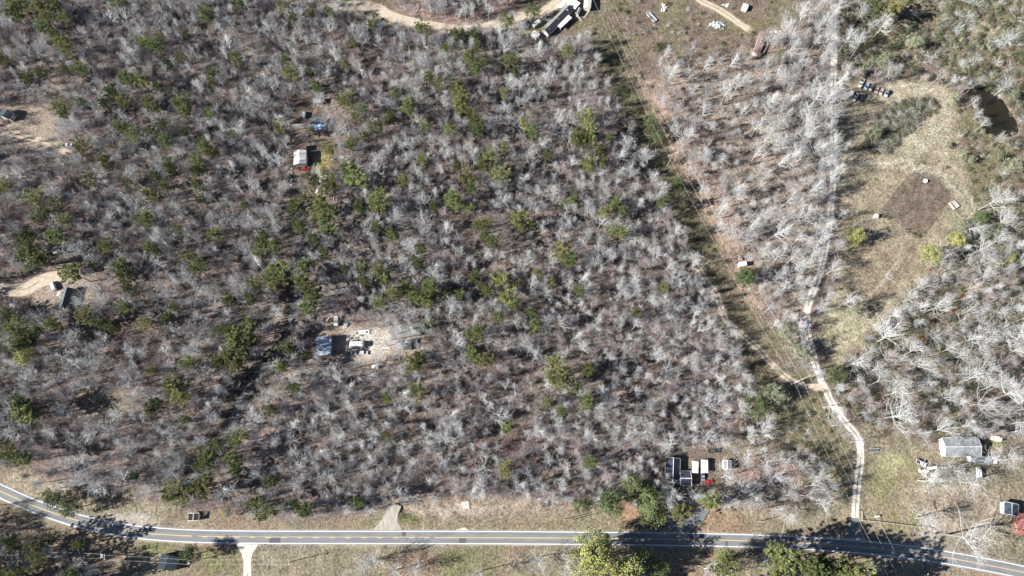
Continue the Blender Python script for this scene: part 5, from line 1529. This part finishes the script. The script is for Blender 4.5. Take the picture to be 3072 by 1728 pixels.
def flat_trailer(px, py, head, L, W, label, load=None, col=None):
    p = P(px, py, .6); e = empty('flat_trailer', (p.x, p.y, .02), R(head)); tag(e, label, 'trailer')
    f_ = MB(); f_.box(-L / 2, -W / 2, .5, L / 2, W / 2, .58); f_.obj('deck', col or M_deck, e)
    for sy in (-1, 1):
        s_ = MB(); s_.box(-L / 2, sy * W / 2 - .05, .581, L / 2, sy * W / 2 + .05, .85); s_.obj('side_rail', trim_w, e)
        wh = MB(); wh.cyl((-.3, sy * (W / 2 + .14) - .1, .33), .33, .2, 'y', 12); wh.obj('wheel', tyre, e)
    tg = MB(); seg(tg, (L / 2, -W / 2, .5), (L / 2 + 1.6, 0, .5), .05, Vector((0, 0, 1)), .1); seg(tg, (L / 2, W / 2, .5), (L / 2 + 1.6, 0, .5), .05, Vector((0, 0, 1)), .1); tg.obj('tongue', trim_w, e)
    if load:
        l_ = MB(); l_.box(-L * .4, -W * .32, .6, L * .35, W * .32, 1.3, (.3, .9, .3)); l_.obj('load', load, e)
    return e


flat_trailer(1092, 997, 3, 5.6, 2.1, 'white boat trailer with a teal hull above the long camper', mat('teal_hull', (.45, .62, .60), (.35, .5, .5), 1), M_white)
flat_trailer(1955, 52, 125, 7.0, 2.6, 'white open trailer frame abandoned in the brush near the top', None, M_pale)
flat_trailer(246, 970, 8, 3.6, 1.8, 'low pale trailer behind the white pickup under the left pines', None, M_wood)
flat_trailer(2622, 1351, 3, 5.0, 1.8, 'dark flat trailer with three white crossbars beside the gravel lane', None, M_greyd)
flat_trailer(2797, 1404, 8, 5.0, 1.2, 'long thin white trailer right of the beige car on the lawn', None, M_white)
flat_trailer(330, 1090, 10, 6.0, 1.4, 'bundle trailer of pale poles in the lower left woods', M_siding, M_wood)


def clutter(name, label, cat, px, py, rx, ry, n, mats_, smax=1.3, hmax=.9, seed=1, flat=False):
    """counted pieces: one object with a part per piece"""
    r = random.Random(seed); p = P(px, py, 0); e = empty(name, (p.x, p.y, ground_z(p.x, p.y))); tag(e, label, cat)
    for i in range(n):
        a = r.uniform(0, 6.28); k = r.random() ** .6; x, y = math.cos(a) * rx * k, math.sin(a) * ry * k
        mb = MB(); w_, l_, h_ = r.uniform(.3, smax), r.uniform(.3, smax), r.uniform(.12, hmax)
        mb.box(-w_ / 2, -l_ / 2, -.2, w_ / 2, l_ / 2, h_, (r.uniform(0, .12), r.uniform(0, .12), r.uniform(0, .1)))
        o = mb.obj('piece', mats_[r.randrange(len(mats_))], e); o.location = (x, y, 0 if k > .5 else r.uniform(0, .5)); o.rotation_euler = (r.uniform(-.35, .35), r.uniform(-.35, .35), r.uniform(0, 3.1))


clutter('scrap_pile', 'scattered pile of white and pale blue scrap near the top right track', 'scrap pile', 2152, 76, 4.6, 2.9, 90, [M_white, M_white, M_pale, M_blue, trim_w, M_tarp], 1.4, 1.0, 3)
clutter('scrap_pile', 'small white junk heap in the brush at the top edge', 'scrap pile', 1990, 22, 1.9, 3.4, 34, [M_white, M_white, M_siding, M_grey], 1.4, 1.2, 4)
clutter('scrap_pile', 'pink and white debris trailing from the brown mobile home', 'scrap pile', 2321, 102, 3.4, 1.6, 36, [M_white, M_siding, M_brown, M_wood], 1.6, .8, 5)
clutter('scrap_pile', 'narrow white planks dumped below the top right track', 'scrap pile', 2178, 16, 3.5, 1.0, 12, [M_white, M_siding], 2.0, .3, 6)
clutter('junk_heap', 'colourful junk heap left of the storage container', 'junk heap', 981, 963, 2.6, 1.5, 30, [M_siding, M_red, M_white, M_wood, M_brown], 1.2, .9, 7)
clutter('junk_heap', 'white junk in deep shade left of the junk yard', 'junk heap', 955, 983, 1.4, 1.0, 10, [M_white, M_pale], 1.2, .8, 8)
clutter('junk_heap', 'pale junk stacked above the boat trailer', 'junk heap', 1034, 972, 1.6, 2.6, 22, [M_white, M_pale, M_grey], 1.3, 1.0, 9)
clutter('junk_heap', 'white junk strung along the woods left of the red pickup', 'junk heap', 869, 535, 2.0, 6.5, 36, [M_white, M_pale, M_siding], 1.2, .8, 10)
clutter('junk_heap', 'white scraps above the white-roofed cabin', 'junk heap', 918, 410, 2.6, 1.2, 16, [M_white, M_siding, M_pale], 1.4, .7, 11)
clutter('junk_heap', 'pale boulder-like bundle right of the yellow grass', 'junk heap', 1000, 477, 1.4, 1.0, 9, [M_pale, M_white], 1.2, .9, 12)
clutter('junk_heap', 'pinkish junk piled against the roadside shed', 'junk heap', 2223, 774, 1.6, 1.0, 18, [M_siding, M_white, M_brown, M_pale], 1.0, 1.0, 13)
clutter('junk_heap', 'white chairs and boxes in the shade left of the ranch house', 'junk heap', 1633, 52, 1.6, 1.7, 12, [M_white, M_siding], 1.1, .9, 14)
clutter('brush_pile', 'brown brush pile right of the white-topped shed', 'brush pile', 1147, 1096, 1.6, 1.1, 26, [M_wood, M_brown], 1.4, .8, 15)
clutter('log_pile', 'pale logs stacked along the deck of the ranch house', 'log pile', 1647, 60, 1.2, 1.6, 14, [M_siding, M_wood, M_white], 1.5, .5, 16)

# propane tank, mailbox, field box
def tank(px, py, label):
    p = P(px, py, .6); e = empty('propane_tank', (p.x, p.y, 0), .1); tag(e, label, 'propane tank')
    b_ = MB(); b_.cyl((-1.1, 0, .75), .45, 2.2, 'x', 12); b_.obj('body', M_white, e)
    for x in (-.7, .7):
        l_ = MB(); l_.box(x - .08, -.3, -.2, x + .08, .3, .42); l_.obj('foot', M_grey, e)
    c_ = MB(); c_.cyl((0, 0, 1.17), .18, .2, 'z', 8); c_.obj('cap', M_pale, e)


tank(2631, 1549, 'white propane tank on the lawn right of the fence gate')
tank(2778, 1413, 'white propane tank beside the beige car')
tank(1398, 972, 'white tank lying among the bare trees in the middle woods') if False else None
building('bee_box', 'tiny pale green pump house at the left corner of the dark field patch', 'shed', [(2626, 651), (2627, 641), (2637, 642), (2637, 651)], 1.6, 1.8, M_siding, M_siding, .05, 0, windows=0)
building('storage_box', 'small cream box standing in the rough grass above the garden frame', 'box', ZP(3, [(1825, 1368), (1828, 1350), (1850, 1352), (1848, 1370)]), 1.2, 1.2, M_white, M_white, .01, 0, windows=0)

# white tubular garden frame
cs = [P(*Z(6, a, b_), 1.0) for a, b_ in ((2016, 82), (2050, 66), (2086, 106), (2050, 128))]
c0 = sum(cs, Vector()) / 4; e = empty('pipe_enclosure', (c0.x, c0.y, 0)); tag(e, 'white tubular frame standing open in the field near the right woods', 'garden frame')
for i in range(4):
    a, b_ = cs[i] - c0, cs[(i + 1) % 4] - c0
    mb = MB(); mb.tube([(a.x, a.y, 1.0), (b_.x, b_.y, 1.0)], [.13, .13], 6, True); mb.obj('top_bar', trim_w, e)
    mb = MB(); mb.tube([(a.x, a.y, .15), (b_.x, b_.y, .15)], [.12, .12], 6, True); mb.obj('bottom_bar', trim_w, e)
    mb = MB(); mb.tube([(a.x, a.y, -.5), (a.x, a.y, 1.0)], [.12, .12], 6, True); mb.obj('post', trim_w, e)
a, b_ = (cs[0] + cs[1]) / 2 - c0, (cs[2] + cs[3]) / 2 - c0
mb = MB(); mb.tube([(a.x, a.y, 1.0), (b_.x, b_.y, 1.0)], [.1, .1], 6, True); mb.obj('middle_bar', trim_w, e)

# split-rail fence
fence_w = mat('weathered_rail', (.62, .56, .48), (.48, .42, .35), 2, .9)
def fence(pix, label, rails=(.5, .95), name='split_rail_fence'):
    W = resample(spline([P(a, b_) for a, b_ in pix], 1.0), max(2, int(sum((P(*pix[i + 1]) - P(*pix[i])).length for i in range(len(pix) - 1)) / 2.6)))
    o0 = W[0]; e = empty(name, (o0.x, o0.y, 0)); tag(e, label, 'fence')
    for i, p in enumerate(W):
        q_ = p - o0; mb = MB(); mb.box(q_.x - .1, q_.y - .1, -.7, q_.x + .1, q_.y + .1, 1.2, (.03, .03, .03)); mb.obj('post', fence_w, e)
        if i:
            a = W[i - 1] - o0
            for h in rails:
                mb = MB(); mb.tube([(a.x, a.y, h + .03 * (i % 2)), (q_.x, q_.y, h)], [.075, .075], 5, True); mb.obj('rail', fence_w, e)
fence([(2591, 1562), (2640, 1566), (2700, 1574), (2760, 1581), (2790, 1586)], 'long pale split-rail fence across the lawn above the highway')
fence([(2584, 1535), (2584, 1562)], 'short fence section standing at the end of the gravel lane', name='gate_fence')

# small verge things
def signpost(px, py, label, plate=True, name='sign_post', h=1.8, cat='sign'):
    p = P(px, py, 0); e = empty(name, (p.x, p.y, ground_z(p.x, p.y)), .3); tag(e, label, cat)
    mb = MB(); mb.box(-.05, -.05, -.4, .05, .05, h); mb.obj('post', M_wood, e)
    mb = MB(); mb.box(-.1, -.35, h - .5, -.055, .35, h + .1) if plate else mb.box(-.12, -.25, h + .002, .12, .25, h + .28); mb.obj('plate' if plate else 'box', M_wood if plate else M_white, e)
signpost(422, 1652, 'small dark sign left of the two leaning utility pole shadows')
signpost(634, 1640, 'small dark sign on the green verge left of the south drive')
signpost(783, 1636, 'wide dark sign right of the south gravel drive', name='mail_box', plate=False, h=1.2, cat='mailbox')
signpost(1330, 1638, 'mailbox on the lower verge above the shaded leafless trees', False, 'mail_box', 1.1, 'mailbox')
signpost(1859, 1556, 'short tan marker post on the mown verge left of the asphalt drive')
signpost(1992, 1587, 'mailbox at the left corner of the asphalt drive', False, 'mail_box', 1.1, 'mailbox')
signpost(2524, 1603, 'mailbox on the verge left of the gravel lane mouth', False, 'mail_box', 1.1, 'mailbox')
signpost(2560, 1388, 'short post beside the gravel lane left of the big lawn', False, 'lane_post', 1.0, 'post')

# ================================================================== POLES AND WIRES
polem = mat('pole_wood', (.38, .33, .27), (.28, .24, .2), 2, .9)
wirem = mat('aluminium_wire', (.75, .75, .75), (.7, .7, .7), 1, .4)
porc = mat('porcelain', (.85, .85, .84), (.8, .8, .8), 1, .3)


def pole(px, py, h, label, arm=2.4, ang=90, extra=False, name='utility_pole'):
    """px,py: foot of the pole in the photo"""
    p = P(px, py, 0); e = empty(name, (p.x, p.y, -.3), R(ang)); tag(e, label, 'utility pole')
    mb = MB(); mb.tube([(0, 0, -.5), (0, 0, h)], [.2, .13], 8, True); mb.obj('shaft', polem, e)
    if arm:
        mb = MB(); mb.box(-arm / 2, -.08, h - .7, arm / 2, .08, h - .52); mb.obj('crossarm', M_siding, e)
        for x in (-arm / 2 + .1, 0, arm / 2 - .1):
            mb = MB(); mb.cyl((x, .0, h - .518), .09, .24, 'z', 6); mb.obj('insulator', porc, e)
    if extra:
        for x in (-.5, .5):
            mb = MB(); mb.cyl((x, .0, h - 2.6), .3, 1.0, 'z', 10); mb.obj('transformer', porc, e)
    return Vector((p.x, p.y, h - .4))


tA = pole(338, 1664, 11.5, 'utility pole with two white transformers beside the lower highway curve', 2.6, 95, True)
tA2 = pole(352, 1667, 12.5, 'taller utility pole directly right of the transformer pole', 2.6, 95)
tB = pole(592, 1681, 11.5, 'utility pole standing over the green patch left of the south drive', 2.4, 95, True)
tC = pole(884, 1682, 10.5, 'utility pole with a single crossarm on the grass right of the south drive', 2.4, 95)
pole(1691, 1558, 9.0, 'left one of the twin short poles on the mown verge', 0, name='guy_pole'); pole(1715, 1559, 9.0, 'right one of the twin short poles on the mown verge', 0, name='guy_pole')
pole(2278, 1564, 6.6, 'short wooden pole on the verge right of the asphalt drive', 0, name='guy_pole')
pole(2752, 1722, 10, 'utility pole in the trees at the lower right corner below the highway', 2.2, 70)
tW = P(-120, 1655, 11)
wg = 'wires of the roadside utility line'


def wire(a, b_, sag, label, rad=.035, group=None, n=14, cat='wire'):
    pts = []
    for i in range(n + 1):
        t_ = i / n; q_ = a.lerp(b_, t_); q_.z -= sag * 4 * t_ * (1 - t_); pts.append(q_ - a)
    mb = MB(); mb.tube(pts, [rad] * (n + 1), 4); o = mb.obj('power_wire', wirem); o.location = a
    tag(o, label, cat, group)


for k, o_ in enumerate((-1.0, 1.0)):
    v_ = Vector((0, o_, 0)); nm_ = ('lower', 'upper')[k]
    wire(tW + v_, tA + v_, 1.2, f'{nm_} of two wires leaving the photo left of the transformer pole', .028)
    wire(tA2 + v_, tB + v_, 1.4, f'{nm_} of two wires between the tall pole and the green-patch pole', .028)
    wire(tB + v_, tC + v_, 1.5, f'{nm_} of two wires above the south gravel drive', .03)


def hframe(px, py, h, ang, label):
    p = P(px, py, 0); e = empty('power_line_frame', (p.x, p.y, -.3), R(ang)); tag(e, label, 'pylon')
    for x in (-2.1, 2.1):
        mb = MB(); mb.tube([(x, 0, -.5), (x, 0, h)], [.22, .15], 8, True); mb.obj('pole', polem, e)
    mb = MB(); mb.box(-4.6, -.12, h - 1.2, 4.6, .12, h - .95); mb.obj('crossarm', M_siding, e)
    for s_ in (-1, 1):
        mb = MB(); mb.tube([(-2.1 * s_, 0, h - 5), (2.1 * s_, 0, h - 2)], [.08, .08], 5); mb.obj('brace', polem, e)
    for x in (-4.3, 0, 4.3):
        mb = MB(); mb.cyl((x, 0, h - 2.0), .11, .8, 'z', 6); mb.obj('insulator', porc, e)
    a = R(ang); ax = Vector((math.cos(a), math.sin(a), 0))
    return [Vector((p.x, p.y, h - 2.3)) + ax * x for x in (-4.3, 0, 4.3)]


hA = hframe(1745, -75, 15, 17, 'wooden H-frame pylon just beyond the top edge')
hB = hframe(2012, 492, 15, 24, 'wooden H-frame pylon in the middle of the power line clearing')
hC = hframe(2378, 1150, 15, 24, 'wooden H-frame pylon beside the fork of the gravel lanes')
hD = hframe(2690, 1790, 15, 24, 'wooden H-frame pylon beyond the bottom edge')
for k, wd in enumerate(('left', 'middle', 'right')):
    wire(hA[k], hB[k], 2.5, f'{wd} of three long wires crossing the top clearing', .024, n=24)
    wire(hB[k], hC[k], 2.8, f'{wd} of three long wires over the middle of the clearing', .024, n=24)
    wire(hC[k], hD[k], 2.8, f'{wd} of three long wires crossing the highway at lower right', .024, n=24)

# dark lone shrubs in the field, one by one
for k, (reg, zx, zy, rd, ky, nm_) in enumerate([(6, 1345, 365, 32, 'green', 'dark round shrub'), (6, 1600, 320, 24, 'brown', 'low brown shrub'), (6, 1265, 735, 20, 'green', 'small dark shrub'), (6, 1320, 770, 16, 'green', 'tiny dark shrub'), (6, 1550, 640, 30, 'bare', 'bare grey shrub'), (6, 1700, 435, 26, 'brown', 'brown shrub'), (3, 1825, 1225, 16, 'green', 'tiny dark shrub'), (3, 2000, 1258, 18, 'green', 'small dark shrub'), (6, 1520, 180, 22, 'green', 'dark green shrub'), (6, 1475, 172, 18, 'green', 'dark green shrub'), (6, 1560, 192, 20, 'green', 'dark green shrub'), (6, 1700, 285, 20, 'green', 'dark green shrub'), (6, 1745, 310, 18, 'green', 'dark green shrub'), (6, 1785, 330, 18, 'green', 'dark green shrub'), (9, 1940, 740, 30, 'green', 'dark green shrub'), (6, 2020, 300, 30, 'brown', 'tangled brown shrub'), (3, 640, 480, 30, 'green', 'dark green shrub'), (2, 2400, 350, 50, 'green', 'dark green shrub'), (2, 2440, 340, 40, 'green', 'dark green shrub'), (8, 1530, 905, 25, 'green', 'dark green shrub')]):
    px, py = Z(reg, zx, zy); p = P(px, py, 1); s_ = rd * .3975 / 5.6 / 1.4
    e = empty('shrub', (p.x, p.y, ground_z(p.x, p.y)), k * 1.3); e.scale = (s_, s_, min(1.3, s_)); tag(e, None, 'shrub', 'lone shrubs in the clearings'); later(e, nm_, px, py, 'sh')
    put('stems', SHRUB[ky][k % 2][0], e)
    if SHRUB[ky][k % 2][1]: put('leaves', SHRUB[ky][k % 2][1], e)

write_labels()
